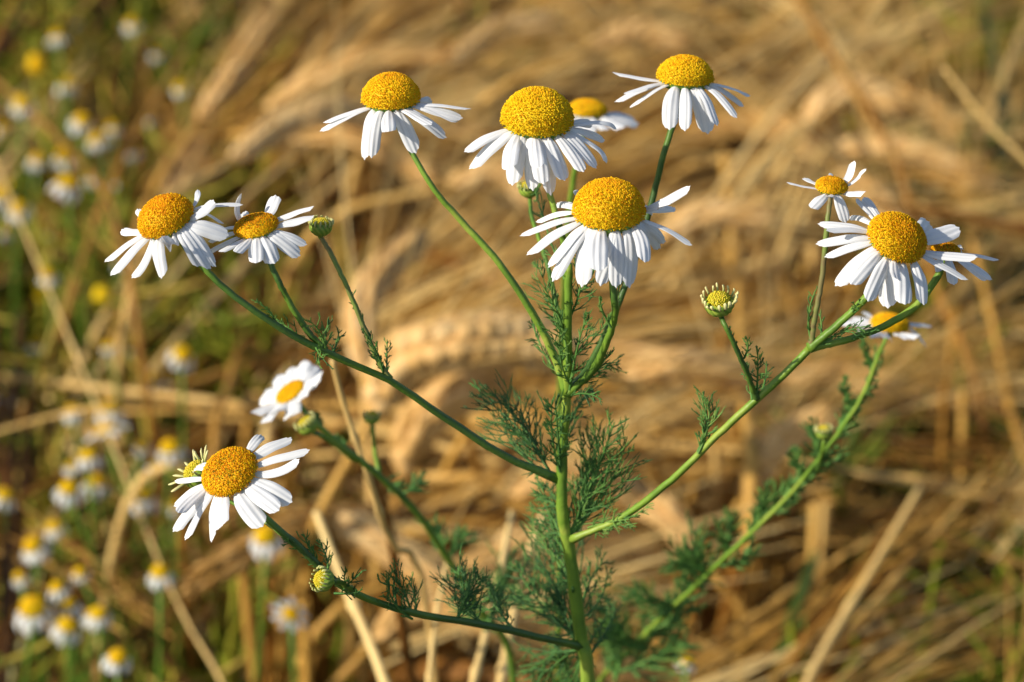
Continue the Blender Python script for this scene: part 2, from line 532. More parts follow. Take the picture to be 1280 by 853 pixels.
def bud(plant, org, x, y, d, rpx, axis, openp=0.3, label=None, seed=3, npet=16, white=0.6, name='flower_bud'):
    """young head: green cup, ring of short unopened pale petals round a small yellow-green disc"""
    rs = random.Random(seed)
    ax = wvec(*axis); R = rpx * KP * d
    c = P(x, y, d)
    a = np.array([1.0, 0, 0]) if abs(ax[0]) < 0.8 else np.array([0, 1.0, 0])
    e1 = nrm(np.cross(ax, a)); e2 = np.cross(ax, e1)
    NT = 24; prof = [(0.80, 0.34), (0.95, 0.12), (0.98, -0.15), (0.84, -0.5), (0.5, -0.78), (0.2, -0.92), (0.15, -1.1)]
    V = []; F = []; T = []
    for i, (r, z) in enumerate(prof):
        for j in range(NT):
            th = j * 2 * math.pi / NT; rr = r * (1 + (0.05 if (j + i) % 2 else -0.03))
            V.append(c + (e1 * math.cos(th) + e2 * math.sin(th)) * R * rr + ax * R * z); T.append(0.85 + (0.15 if (j + i) % 2 else -0.2))
    for i in range(len(prof) - 1):
        for j in range(NT):
            k = (j + 1) % NT; F.append((i * NT + j, i * NT + k, (i + 1) * NT + k, (i + 1) * NT + j))
    b = MB(); b.add(V, F, T)
    o = b.build(name, M['green'], plant, org)
    if label: o['label'] = label
    disc_mesh(c + ax * R * 0.15, ax, R * 0.74, R * 0.55, 150, 0.1, seed=seed).build('disc', M['buddisc'], o, org)
    b = MB()
    for k in range(npet):
        th = k * 2 * math.pi / npet + rs.uniform(-.08, .08)
        rd = e1 * math.cos(th) + e2 * math.sin(th)
        p0 = c + rd * R * 0.86 + ax * R * 0.0
        p1 = p0 + rd * R * 0.22 + ax * R * 0.32
        p2 = p1 + rd * R * (openp * rs.uniform(.2, 1.2) - .15) + ax * R * 0.28 * rs.uniform(.7, 1.3)
        p3 = p2 + rd * R * (openp * 0.5 - 0.22) + ax * R * 0.10
        b.tube([p0, p1, p2, p3], [R * .10, R * .125, R * .13, R * .05], 6, [0.2, 0.55, 0.95 * white + .2, 1.0 * white + .2], flat=0.6)
    b.build('young_petals', M['budpetal'], o, org)
    return c - ax * R * 0.95

# ================================================================== MAIN PLANT
def D0(y):   # depth of the upright main stem at picture height y
    return 0.562 + (y - 360) * 0.000072
base_main = P(742, 900, D0(900)); root_main = np.array([base_main[0] + .004, base_main[1] + 0.02, 0.0])
ORG = root_main
plant = empty('chamomile_plant', ORG)
tag(plant, 'tall branching chamomile in sharp focus, many white daisies on one upright green stem', 'plant', 'chamomile plants standing in front of the field')

# the stem
branch(plant, ORG, [(711, 330, .560), (710, 400, .564), (709, 490, .572), (703, 560, .577), (703, 640, .582), (712, 690, .586), (726, 795, .594), (735, 860, .599)] + down(P(735, 860, .599), root_main), 4.6, 12.0, 'stem', 0.72, n=90)

OA = (120, 220); O2 = (380, 60); O3 = (620, 60); O4 = (960, 190); O5 = (620, 200); O6 = (190, 440)
bk = {'back': True}
# A: far left flower
eA = flower(plant, ORG, 345, 202, 143, (-0.36, 0.74, 0.55), 0.80, [
    (215, 275, 128, 268, 50, {'l': .9}), (222, 290, 42, 432, 46), (240, 308, 72, 500, 50), (262, 310, 178, 512, 48, {'c': (245, 410)}), (300, 305, 328, 515, 62),
    (425, 268, 528, 452, 66), (440, 262, 575, 466, 62), (455, 250, 600, 455, 44), (468, 240, 665, 298, 72, {'near': False}),
    (470, 200, 588, 120, 56, dict(near=True, l=.8)), (478, 170, 508, 68, 26, bk), (470, 190, 736, 145, 26, bk), (480, 215, 640, 240, 30, bk), (240, 190, 206, 165, 36, bk),
    (390, 290, 330, 300, 42, {'c': (375, 345), 'l': .8, 'cup': .5})], 0.548, 185, 4, *OA, nfl=620, openness=.75, seed=21, warm=0.17,
    label='widest open daisy at the far left, orange dome tilted left, one petal curled back')
eB = flower(plant, ORG, 800, 250, 112, (-0.18, 0.86, 0.47), 0.50, [
    (712, 238, 728, 88, 34, {'c': (700, 165), 'l': .9}), (745, 215, 736, 182, 46, bk), (850, 198, 897, 96, 62, bk), (895, 212, 1090, 152, 46), (903, 240, 1090, 200, 56),
    (890, 262, 1056, 345, 42), (870, 278, 1022, 400, 62), (828, 290, 895, 440, 72), (795, 300, 800, 438, 62), (768, 305, 698, 383, 44),
    (715, 250, 588, 278, 36), (712, 280, 560, 328, 38), (712, 290, 540, 392, 38), (740, 300, 612, 380, 32)], 0.551, 175, 4, *OA, nfl=420, openness=.9, brown=.7, dimple=.25, seed=22, warm=0.17,
    label='small flat-centred daisy with a brown-specked middle and one petal standing up')
eC = flower(plant, ORG, 434, 222, 143, (-0.04, 0.9, 0.40), 0.96, [
    (300, 318, 95, 375, 36), (300, 325, 78, 418, 32), (322, 330, 303, 562, 62), (372, 330, 338, 552, 58), (420, 330, 425, 420, 60, {'near': True}), (468, 325, 562, 528, 64),
    (520, 312, 714, 450, 52), (505, 320, 640, 385, 50, {'near': True}), (565, 292, 795, 352, 46), (572, 280, 835, 306, 34, {'near': False}), (555, 275, 640, 268, 40, bk), (565, 300, 770, 372, 30, {'near': False})],
    0.562, 245, 4, *O2, nfl=620, openness=.25, seed=23, warm=0.1, label='upper left daisy with a smooth orange dome and sparse drooping petals')
eD = flower(plant, ORG, 207, 327, 177, (0.03, 0.86, 0.48), 0.98, [
    (45, 402, -160, 522, 46), (60, 425, -135, 608, 62), (90, 445, 62, 612, 70), (115, 455, 82, 690, 74), (175, 465, 185, 716, 62), (215, 465, 240, 684, 72), (190, 465, 212, 600, 60),
    (268, 455, 345, 666, 70), (250, 460, 275, 740, 62), (318, 440, 440, 622, 60), (355, 420, 503, 605, 64), (370, 405, 552, 578, 46, {'c': (510, 500)}),
    (380, 385, 602, 408, 34, {'c': (530, 368), 'near': False}), (375, 395, 545, 462, 40, {'near': False}), (382, 370, 480, 380, 40, bk)], 0.556, 265, 4, *O3, nfl=720, openness=.3, seed=24, warm=-0.02,
    label='large daisy at the top centre with a tall olive-yellow dome and crowded drooping petals')
eE = flower(plant, ORG, 565, 226, 178, (0.02, 0.86, 0.50), 0.98, [
    (430, 150, 396, 150, 26, bk), (392, 215, 306, 216, 42, bk), (388, 250, 198, 312, 34), (390, 280, 118, 382, 42), (400, 310, 152, 478, 50), (425, 335, 262, 540, 62), (440, 345, 282, 610, 54),
    (470, 352, 428, 638, 82), (520, 355, 515, 560, 78), (605, 355, 522, 632, 74), (600, 358, 602, 642, 66), (670, 345, 668, 642, 70), (705, 330, 745, 515, 62),
    (725, 315, 822, 442, 62, {'near': False}), (735, 290, 982, 428, 34), (730, 305, 848, 410, 46, {'near': False}), (740, 250, 972, 130, 48, {'near': False}), (742, 235, 882, 210, 42, {'near': True, 'l': .8}), (740, 215, 770, 250, 60, bk), (742, 240, 896, 240, 40, {'near': False})],
    0.550, 275, 4, *O5, nfl=820, openness=.55, seed=25, warm=0.07, label='nearest central daisy, biggest dome of yellow florets above a full skirt of white petals')
eF = flower(plant, ORG, 947, 120, 138, (0.05, 0.93, 0.33), 0.86, [
    (812, 165, 580, 122, 34, {'near': False}), (825, 180, 640, 232, 46), (820, 175, 592, 272, 34, {'near': False}), (845, 190, 668, 302, 38), (890, 200, 868, 412, 66), (945, 205, 945, 418, 52),
    (1000, 200, 1060, 432, 72), (1025, 195, 1108, 392, 52), (1060, 185, 1206, 352, 38), (1078, 170, 1272, 240, 38, {'near': False}), (1075, 175, 1240, 292, 34, {'near': False})],
    0.572, 245, 4, *O3, nfl=520, openness=.2, seed=26, warm=0.05, label='topmost daisy, upper right of the centre, petals spread wide under a bright cap')
eG = flower(plant, ORG, 318, 170, 78, (0.05, 0.86, 0.46), 0.60, [
    (245, 180, 92, 152, 28, {'near': False}), (250, 165, 183, 130, 36, bk), (290, 205, 214, 282, 48), (345, 208, 390, 355, 48), (385, 195, 485, 202, 42), (385, 165, 432, 44, 38, bk), (392, 170, 492, 84, 22, bk), (318, 140, 315, 106, 20, bk), (320, 210, 300, 225, 30)],
    0.553, 135, 4, *O4, nfl=300, openness=.8, seed=27, warm=0.1, label='small daisy with eight stubby uneven petals above the large right flower')
eH = flower(plant, ORG, 645, 430, 152, (0.30, 0.62, 0.70), 0.70, [
    (520, 350, 408, 325, 34, bk), (560, 325, 478, 226, 42, bk), (498, 385, 247, 360, 42), (500, 395, 290, 395, 30), (500, 420, 237, 462, 48), (510, 450, 281, 527, 38), (530, 480, 335, 672, 66), (555, 500, 412, 664, 66),
    (600, 530, 500, 750, 62, {'l': 1.1}), (610, 535, 600, 783, 86), (640, 545, 650, 640, 50), (680, 548, 685, 765, 76), (740, 540, 780, 768, 62), (775, 515, 1000, 640, 42), (785, 500, 1048, 525, 48),
    (785, 430, 956, 378, 74, {'near': False}), (770, 400, 805, 350, 84, bk), (540, 340, 440, 232, 24, bk)], 0.549, 255, 4, *O4, nfl=720, openness=.85, seed=28, warm=0.08,
    label='largest daisy at the right, golden disc facing the viewer, long petals all round')
eI = flower(plant, ORG, 888, 492, 72, (0.05, 0.9, 0.38), 0.55, [
    (955, 515, 942, 468, 22, bk), (905, 525, 930, 667, 48), (940, 520, 1122, 640, 34), (935, 522, 1092, 644, 30), (955, 505, 1158, 542, 24, {'near': False}), (860, 525, 858, 600, 34), (950, 515, 1050, 600, 34, {'near': False})],
    0.560, 165, 4, *O4, nfl=260, openness=.9, brown=.5, seed=29, warm=0.15, label='small worn daisy half hidden behind the large right flower')
def z8(x, y): return ((200 + x / 2.561 - 190) * 4, (520 + y / 2.561 - 440) * 4)
def t8(bx, by, x, y, wz, o=None): a = z8(x, y); return (bx, by, a[0], a[1], wz, o or {})
eJ = flower(plant, ORG, 388, 600, 145, (-0.34, 0.62, 0.70), 0.52, [
    (285, 570, 222, 575, 52, {'near': False}), (252, 630, 113, 645, 28), t8(255, 660, 44, 290, 42), t8(262, 680, 58, 312, 48), t8(270, 695, 41, 372, 56), t8(285, 705, 80, 399, 46), t8(310, 712, 165, 406, 50), t8(345, 712, 190, 362, 84),
    t8(420, 692, 330, 355, 84), (465, 660, 637, 794, 74), (495, 635, 702, 752, 72), (520, 590, 738, 535, 44, {'c': (610, 600)}), (528, 555, 790, 490, 50), (505, 515, 696, 428, 66, {'near': False}), (475, 495, 545, 414, 50, bk)],
    0.550, 250, 4, *O6, nfl=680, openness=.85, brown=.55, dimple=.22, seed=30, warm=0.14, label='lower left daisy, orange disc facing up with a brown-edged dimple in its middle')

T = {'u': 0.56}
NODE1 = (709, 492, .572)
branch(plant, ORG, [eA, (250, 330, .549), (280, 360, .550), (330, 397, .552), (385, 430, .556), (440, 455, .560), (490, 478, .564), (560, 525, .570), (630, 570, .575), (700, 600, .580)], 3.6, 4.6, tint=.38)  # low tints among these branches paint their shade into the green
branch(plant, ORG, [eB, (345, 345, .552), (360, 375, .554), (383, 412, .556), (405, 438, .558)], 3.2, 3.8, tint=.42)
branch(plant, ORG, [eC, (535, 226, .562), (575, 275, .564), (620, 325, .565), (655, 375, .567), (688, 435, .570), NODE1], 3.0, 5.0, tint=.75)
branch(plant, ORG, [eD, (693, 262, .556), (704, 300, .558), (711, 345, .561)], 3.4, 4.2, tint=.7)
branch(plant, ORG, [eE, (767, 365, .552), (768, 400, .556), (748, 452, .565), (724, 480, .570), NODE1], 4.0, 4.8, tint=.55)
branch(plant, ORG, [eF, (832, 185, .573), (818, 240, .575), (795, 320, .577), (765, 400, .578), (735, 460, .576), NODE1], 3.6, 4.4, tint=.30)
branch(plant, ORG, [eG, (1034, 280, .553), (1028, 345, .555), (1019, 395, .557), (1014, 432, .559)], 3.0, 3.4, tint=.55, mat='purple')
NODE2 = (1012, 436, .559)
branch(plant, ORG, [eH, (1100, 352, .553), (1062, 393, .556), NODE2], 4.2, 4.6, tint=.60)
branch(plant, ORG, [eI, (1168, 352, .560), (1145, 382, .560), (1105, 408, .560), (1058, 425, .560), NODE2], 4.2, 4.0, tint=.70)
branch(plant, ORG, [NODE2, (965, 482, .562), (905, 536, .566), (840, 600, .572), (775, 648, .579), (714, 674, .584)], 4.6, 4.0, tint=.78)
branch(plant, ORG, [eJ, (335, 650, .552), (372, 682, .554), (408, 716, .558), (440, 740, .562), (510, 765, .570), (600, 780, .580), (680, 798, .588), (728, 808, .595)], 3.8, 4.6, tint=.32)

b1 = bud(plant, ORG, 401, 283, .558, 14.5, (0.05, 0.85, 0.25), .1, 'closed green and cream bud right of the small flat-centred daisy', 5, white=.55)
branch(plant, ORG, [b1, (415, 320, .558), (432, 355, .558), (452, 402, .560), (470, 445, .562), (487, 474, .564)], 2.6, 3.2, mat='purple', tint=.7)
b2 = bud(plant, ORG, 899, 379, .553, 19, (-0.10, 0.72, 0.62), .35, 'half-open bud with a crown of cream petal tips, standing alone', 6, white=.75, npet=18)
branch(plant, ORG, [b2, (908, 410, .553), (925, 445, .556), (938, 478, .560), (946, 498, .563)], 2.8, 3.4, tint=.35)
b3 = bud(plant, ORG, 404, 725, .553, 15, (-0.75, 0.25, 0.5), .15, 'small yellow-green bud on the lower left branch', 7, white=.3)
branch(plant, ORG, [b3, (425, 728, .557), (440, 738, .562)], 3, 3.4, tint=.4, n=12)
b4 = bud(plant, ORG, 246, 592, .562, 20, (-0.6, 0.55, 0.3), .8, 'pale half-open bud peeping out behind the lower left daisy', 8, white=.8)
branch(plant, ORG, [b4, (275, 620, .565), (320, 645, .564), (352, 668, .560), (378, 690, .557)], 2.2, 2.4, mat='purple', tint=.9)
b5 = bud(plant, ORG, 661, 236, .590, 13, (-0.1, 0.9, 0.3), .1, 'blurred green bud under the top centre daisy', 9, white=.3)
branch(plant, ORG, [b5, (666, 275, .588), (684, 330, .582), (700, 400, .578)], 2.4, 3.0, tint=.5)

# leaves  (x0,y0,x1,y1,d0,d1,width, pinnae, tint)
LV = [
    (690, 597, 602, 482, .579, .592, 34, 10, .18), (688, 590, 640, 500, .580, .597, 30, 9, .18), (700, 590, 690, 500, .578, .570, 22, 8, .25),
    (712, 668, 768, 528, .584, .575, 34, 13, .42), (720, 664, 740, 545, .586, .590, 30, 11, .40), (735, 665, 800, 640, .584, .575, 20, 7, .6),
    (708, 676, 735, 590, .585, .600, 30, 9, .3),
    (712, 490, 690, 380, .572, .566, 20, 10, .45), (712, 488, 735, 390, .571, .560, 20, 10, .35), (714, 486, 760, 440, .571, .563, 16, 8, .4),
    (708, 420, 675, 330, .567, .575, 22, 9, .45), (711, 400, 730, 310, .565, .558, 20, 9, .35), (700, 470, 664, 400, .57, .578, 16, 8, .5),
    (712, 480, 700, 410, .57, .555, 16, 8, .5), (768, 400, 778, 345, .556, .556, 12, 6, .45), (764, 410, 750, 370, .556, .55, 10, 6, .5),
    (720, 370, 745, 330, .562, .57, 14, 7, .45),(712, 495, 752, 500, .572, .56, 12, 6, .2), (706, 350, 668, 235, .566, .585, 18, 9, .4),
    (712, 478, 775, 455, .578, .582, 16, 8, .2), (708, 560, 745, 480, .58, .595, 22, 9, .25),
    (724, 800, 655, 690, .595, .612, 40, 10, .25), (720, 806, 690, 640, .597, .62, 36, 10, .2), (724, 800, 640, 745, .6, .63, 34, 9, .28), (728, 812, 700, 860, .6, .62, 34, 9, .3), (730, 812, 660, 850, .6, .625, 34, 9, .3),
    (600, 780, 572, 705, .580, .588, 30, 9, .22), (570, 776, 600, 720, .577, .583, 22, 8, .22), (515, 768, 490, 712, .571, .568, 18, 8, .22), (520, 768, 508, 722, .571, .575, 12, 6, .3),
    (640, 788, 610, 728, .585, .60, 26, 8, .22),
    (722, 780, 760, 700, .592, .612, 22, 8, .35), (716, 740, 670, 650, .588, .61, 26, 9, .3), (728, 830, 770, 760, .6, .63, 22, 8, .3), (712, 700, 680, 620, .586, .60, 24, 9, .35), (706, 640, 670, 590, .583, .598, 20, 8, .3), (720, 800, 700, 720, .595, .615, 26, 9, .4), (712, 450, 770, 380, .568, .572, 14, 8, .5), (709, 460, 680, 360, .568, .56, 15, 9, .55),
    (442, 742, 432, 712, .562, .556, 12, 6, .25), (430, 737, 452, 716, .560, .556, 10, 6, .25), (418, 742, 448, 740, .560, .55, 10, 5, .2),
    (405, 712, 380, 668, .558, .555, 12, 7, .42), (410, 716, 396, 674, .558, .562, 12, 7, .42), (378, 690, 352, 672, .556, .55, 8, 5, .4),
    (408, 442, 385, 400, .558, .552, 12, 6, .5), (405, 440, 412, 400, .558, .56, 12, 6, .4), (395, 435, 405, 448, .556, .55, 14, 5, .35), (388, 432, 345, 398, .556, .556, 9, 7, .55), (345, 405, 318, 376, .554, .55, 7, 6, .5), (414, 445, 424, 412, .559, .565, 9, 5, .4),
    (487, 474, 450, 388, .564, .562, 9, 10, .2), (480, 470, 452, 410, .564, .556, 10, 9, .25), (484, 470, 484, 425, .564, .568, 9, 6, .45), (448, 395, 440, 365, .560, .56, 6, 5, .4),
    (872, 565, 878, 490, .568, .567, 15, 9, .42), (945, 500, 947, 436, .563, .556, 13, 8, .35), (940, 500, 928, 450, .563, .568, 10, 7, .4), (950, 496, 958, 452, .563, .570, 9, 6, .35), (927, 447, 912, 408, .556, .553, 5, 5, .25), (930, 448, 932, 420, .557, .553, 8, 5, .5),
    (1016, 432, 1020, 362, .559, .556, 9, 7, .5), (1022, 434, 1024, 392, .559, .565, 8, 6, .55), (1022, 434, 1088, 408, .559, .556, 10, 9, .42), (1060, 425, 1098, 412, .56, .558, 7, 6, .4), (1064, 392, 1076, 374, .556, .552, 9, 4, .5), (1024, 434, 1060, 410, .559, .565, 10, 7, .45),
]
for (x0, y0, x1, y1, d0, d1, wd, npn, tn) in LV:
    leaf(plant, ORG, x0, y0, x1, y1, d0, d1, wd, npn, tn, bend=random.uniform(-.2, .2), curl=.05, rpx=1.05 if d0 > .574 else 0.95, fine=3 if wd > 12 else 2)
    if wd >= 14 and y1 > 465:
        leaf(plant, ORG, x0 + random.uniform(-2, 2), y0 + random.uniform(-6, 6), x1 + random.uniform(-16, 16), y1 + random.uniform(-12, 20), d0, d1 + random.uniform(-.008, .008), wd * 1.1, npn, tn + random.uniform(-.1, .15), bend=random.uniform(-.2, .2), curl=.05, rpx=1.0, fine=3)

# ================================================================== plants close behind
rootR = np.array([P(720, 900, .70)[0], P(720, 900, .70)[1] + .03, 0.0])
pR = empty('chamomile_plant', rootR)
tag(pR, 'chamomile leaning behind the right branch, one blurred daisy on a long leafy stem', 'plant', 'chamomile plants standing in front of the field')
eK = flower(pR, rootR, 1112, 404, 23, (0.08, 0.9, 0.38), 0.6, [
    (1092, 404, 1048, 404, 13), (1092, 400, 1066, 397, 10, bk), (1130, 406, 1164, 408, 11, {'near': False}), (1130, 408, 1158, 434, 10), (1120, 413, 1140, 424, 12), (1100, 413, 1095, 422, 12), (1096, 398, 1080, 390, 9, bk), (1108, 414, 1112, 424, 11), (1085, 404, 1072, 412, 12), (1125, 410, 1150, 420, 10)],
    0.642, 45, 1, 0, 0, nfl=260, openness=.4, seed=31)
pts = [eK, (1100, 440, 0.644), (1080, 492, 0.648), (1042, 550, 0.654), (990, 615, 0.664), (930, 675, 0.674), (870, 732, 0.686), (800, 800, 0.702), (740, 880, 0.718)] + down(P(740, 880, 0.718), rootR)
branch(pR, rootR, pts, 2.4, 5.0, 'stem', .75, n=90)
bR = bud(pR, rootR, 1030, 540, 0.647, 11, (-0.1, .9, .3), .1, seed=12, white=.5)
branch(pR, rootR, [bR, (1028, 565, 0.650), (1022, 590, 0.660)], 2.6, 3, n=10)
for (x0, y0, x1, y1, wd, npn) in [(1082, 490, 1095, 430, 9, 7), (1092, 465, 1075, 430, 8, 6), (1065, 515, 1055, 470, 9, 7), (1055, 530, 1080, 490, 10, 7), (1005, 600, 990, 560, 12, 7), (985, 620, 1015, 585, 12, 7), (965, 640, 990, 600, 13, 8), (910, 695, 900, 650, 16, 8), (905, 705, 945, 690, 14, 7), (1045, 548, 1075, 500, 12, 8), (1025, 585, 1020, 535, 14, 8), (1010, 600, 1050, 560, 12, 7), (950, 655, 955, 620, 16, 8), (930, 680, 945, 640, 14, 7), (880, 735, 870, 668, 26, 9), (890, 720, 850, 700, 24, 8),
                          (850, 760, 800, 745, 26, 8), (830, 780, 870, 720, 26, 9), (800, 810, 760, 790, 30, 9), (790, 820, 840, 760, 30, 9), (770, 850, 770, 780, 30, 9), (780, 840, 850, 800, 30, 8), (760, 870, 700, 850, 26, 8)]:
    dd = np.interp(x0, [760, 1080], [0.710, 0.650])
    for q in range(2):
        leaf(pR, rootR, x0 + random.uniform(-4, 4), y0 + random.uniform(-3, 3), x1 + q * random.uniform(-18, 18), y1 + q * random.uniform(-15, 15), dd, dd - .004, wd, npn, .45, bend=random.uniform(-.2, .2), fine=3, rpx=1.35)

rootL = np.array([P(640, 900, .72)[0], P(640, 900, .72)[1] + .03, 0.0])
pL = empty('chamomile_plant', rootL)
tag(pL, 'chamomile behind the left branch, one blurred open daisy facing the sun on a slanting stem', 'plant', 'chamomile plants standing in front of the field')
eL = flower(pL, rootL, 690, 200, 80, (-0.50, 0.72, 0.48), 0.22, [
    (630, 245, 500, 305, 62), (640, 250, 552, 358, 60), (665, 250, 610, 300, 55), (690, 245, 675, 335, 62), (710, 230, 705, 320, 50), (625, 225, 540, 240, 56), (640, 200, 572, 190, 58), (660, 175, 628, 118, 66),
    (690, 160, 695, 78, 66), (720, 152, 765, 42, 66), (745, 155, 815, 68, 66), (755, 165, 850, 108, 62), (755, 180, 840, 145, 50), (745, 200, 790, 190, 56), (735, 215, 760, 230, 50), (700, 155, 735, 70, 50)],
    0.642, 170, 4, *O6, nfl=300, openness=.6, seed=32)
branch(pL, rootL, [eL, (385, 520, 0.643), (415, 548, 0.647), (470, 592, 0.656), (520, 640, 0.666), (560, 700, 0.678), (600, 762, 0.692), (640, 830, 0.708)] + down(P(640, 830, 0.708), rootL), 3.6, 7, 'stem', 0.650, n=60)
bL = bud(pL, rootL, 384, 531, 0.636, 14, (-0.5, .7, .3), .1, seed=13, white=.5)
branch(pL, rootL, [bL, (410, 550, 0.640), (445, 575, 0.652)], 3, 3.4, n=12, tint=.6)
bL2 = bud(pL, rootL, 465, 522, 0.658, 10, (0, .9, .3), .1, seed=14, white=.3)
branch(pL, rootL, [bL2, (468, 560, 0.660), (474, 592, 0.660)], 3, 3.4, n=12, tint=.6)
for (x0, y0, x1, y1, wd, npn) in [(405, 540, 392, 515, 8, 5), (440, 570, 420, 545, 8, 5), (480, 600, 500, 610, 14, 6), (500, 620, 530, 600, 14, 6), (556, 695, 540, 655, 16, 8), (560, 700, 585, 665, 16, 7), (600, 762, 640, 700, 26, 9), (620, 790, 580, 760, 20, 8), (610, 780, 660, 730, 30, 9)]:
    dd = np.interp(x0, [400, 640], [0.645, 0.700])
    leaf(pL, rootL, x0, y0, x1, y1, dd, dd, wd, npn, .35, bend=random.uniform(-.2, .2), fine=3, rpx=1.6)

rootT = np.array([P(700, 900, .76)[0], P(700, 900, .76)[1] + .03, 0.0])
pT = empty('chamomile_plant', rootT)
tag(pT, 'blurred chamomile showing one orange-domed daisy between the two upper central flowers', 'plant', 'chamomile plants standing in front of the field')
eM = flower(pT, rootT, 458, 303, 94, (0.05, 0.92, 0.36), 0.6, [
    (540, 330, 712, 378, 60, {'near': False}), (530, 340, 640, 400, 55), (390, 340, 395, 430, 50), (420, 350, 430, 440, 50), (480, 350, 560, 410, 50), (375, 325, 330, 380, 40), (545, 325, 690, 352, 50, bk), (455, 350, 480, 430, 50)],
    0.655, 190, 4, *O3, nfl=260, openness=.3, seed=33)
branch(pT, rootT, [eM, (722, 200, 0.657), (712, 260, 0.664), (706, 340, 0.675), (700, 500, 0.700), (700, 700, .71), (698, 880, .745)] + down(P(698, 880, .745), rootT), 3.4, 6, 'stem', .6, n=50)

# ================================================================== THE FIELD
HOLES = [(255, 400, 45), (300, 440, 40), (800, 700, 60), (860, 800, 50), (1080, 760, 60), (500, 520, 28), (460, 570, 25), (1180, 560, 60), (20, 440, 30), (630, 320, 30), (760, 760, 40), (1120, 500, 35), (880, 330, 25),
         (720, 110, 30), (250, 700, 40), (540, 800, 40), (1000, 640, 30), (420, 480, 25), (1250, 780, 60), (1040, 330, 25), (950, 130, 25), (330, 820, 30), (1150, 850, 50), (380, 300, 25), (690, 760, 30), (560, 620, 22), (900, 600, 28), (160, 420, 30)]
def hole(px, py):
    return any((px - a) ** 2 / 2.2 + (py - b) ** 2 < r * r * 1.5 for a, b, r in HOLES)
# ---- chamomile flowers of the field, each rooted in the ground
def head_protos():
    outs = []
    for k in range(4):
        R = 0.0031
        c = np.array([0, 0, 0.0]); ax = np.array([0, 0, 1.0])
        d_ = disc_mesh(c, ax, R, R * (1.15 if k != 3 else .6), 90, 0.1, seed=60 + k, fs=1.0)
        me_d = d_.build('disc', M['disc']); m1 = me_d.data; bpy.data.objects.remove(me_d)
        pb = MB(); npt = 9
        for i in range(npt):
            th = i * 2 * math.pi / npt + random.uniform(-.12, .12)
            rd = np.array([math.cos(th), math.sin(th), 0]); tg = np.array([-math.sin(th), math.cos(th), 0])
            L = 0.0052 * random.uniform(.85, 1.1); droop = random.uniform(1.15, 1.6) if k != 3 else random.uniform(.1, .5)
            p = [rd * R * .9]
            for s in range(4):
                a = droop * (s + 1) / 3.2
                p.append(p[-1] + (rd * math.cos(a) - ax * math.sin(a)) * L / 4)
            pb.ribbon(p, [.0012, .0020, .0023, .0021, .0012], tg, random.uniform(.7, .95), fold=.2)
        o2 = pb.build('petals', M['fieldpetal']); m2 = o2.data; bpy.data.objects.remove(o2)
        cb = calyx_mesh(c - ax * .0002, ax, R)
        o3 = cb.build('flower_head', M['green']); m3 = o3.data; bpy.data.objects.remove(o3)
        outs.append((m1, m2, m3))
    return outs
HP = head_protos()
def field_flower(px, py, zt=None, kind=None, scale=1.0, tilt=None, label=None, group='small chamomile flowers blurred in the field behind'):
    z = zt if zt is not None else 0.27 + (-.07 if px > 1000 else random.uniform(-.02, .03) if scale > .7 and px < 800 else random.uniform(-.05, .02))
    ray = P(px, py, 1.0) - CAM
    s = (z - CAM[2]) / ray[2]
    top = CAM + ray * s
    base = np.array([top[0] + random.uniform(-.05, .05), top[1] + random.uniform(-.02, .06), 0.0])
    root = empty('field_chamomile', base)
    tag(root, label, 'flower', group)
    mid = (top + base) / 2 + np.array([random.uniform(-.02, .02), 0, 0.02])
    b = MB(); b.tube(smooth_path([base - np.array([0, 0, .004]), mid, top - np.array([0, 0, .0015])], 14), np.linspace(.0010, .0006, 14), 5, .55)
    b.build('stem', M['green'], root, base)
    kk = kind if kind is not None else random.choice((0, 1, 2, 2))
    m1, m2, m3 = HP[kk]
    h = bpy.data.objects.new('flower_head', m3); COL.objects.link(h); h.parent = root
    h.location = top - base
    tl = tilt or (random.uniform(-.3, .3), random.uniform(-.3, .3))
    h.rotation_euler = (tl[0], tl[1], random.uniform(0, 6))
    h.scale = (scale,) * 3
    for nme, mm in (('disc', m1), ('petals', m2)):
        c = bpy.data.objects.new(nme, mm); COL.objects.link(c); c.parent = h
    return top

FF = [(102, 152), (121, 176), (81, 196), (47, 200), (84, 232), (167, 188), (113, 222), (2, 245), (23, 262), (7, 288), (56, 292), (72, 46), (197, 66), (165, 30), (141, 160), (2, 160),
      (44, 432), (136, 434), (167, 434), (227, 445), (189, 476), (215, 478), (91, 515), (139, 514), (133, 538), (178, 558), (213, 562), (194, 582), (111, 572), (5, 622), (178, 622), (219, 632), (47, 690), (25, 722), (72, 736), (42, 762), (86, 757), (200, 718), (119, 772), (333, 672), (363, 768), (86, 613), (6, 496),
      (1188, 733), (1218, 707), (1138, 815), (858, 828), (28, 130), (225, 110), (60, 345), (150, 330)]
BIG = {(102, 152): 1.0, (84, 232): 1.15, (81, 196): 1.1, (42, 762): 1.3, (139, 514): 1.1, (133, 538): 1.2, (333, 672): 1.15, (363, 768): .85, (178, 622): 1.15}
def where(px, py):
    if px > 1000: return 'among the dark weeds at the lower right'
    if px > 800: return 'low between straws right of the leafy stem'
    if px > 300: return 'under the lower left daisy'
    if py < 110: return 'high in the hazy green at the top left'
    if py < 310: return 'in the upper left cluster'
    if py < 460: return 'in the thin row left of the branching stems'
    if py < 600: return 'in the cluster left of the lower daisy'
    if py < 690: return 'just under the middle cluster at the left'
    return 'in the green patch at the bottom left'
FF += [(random.uniform(0, 290), random.uniform(400, 850)) for _ in range(9)] + [(random.uniform(0, 200), random.uniform(0, 380)) for _ in range(5)]
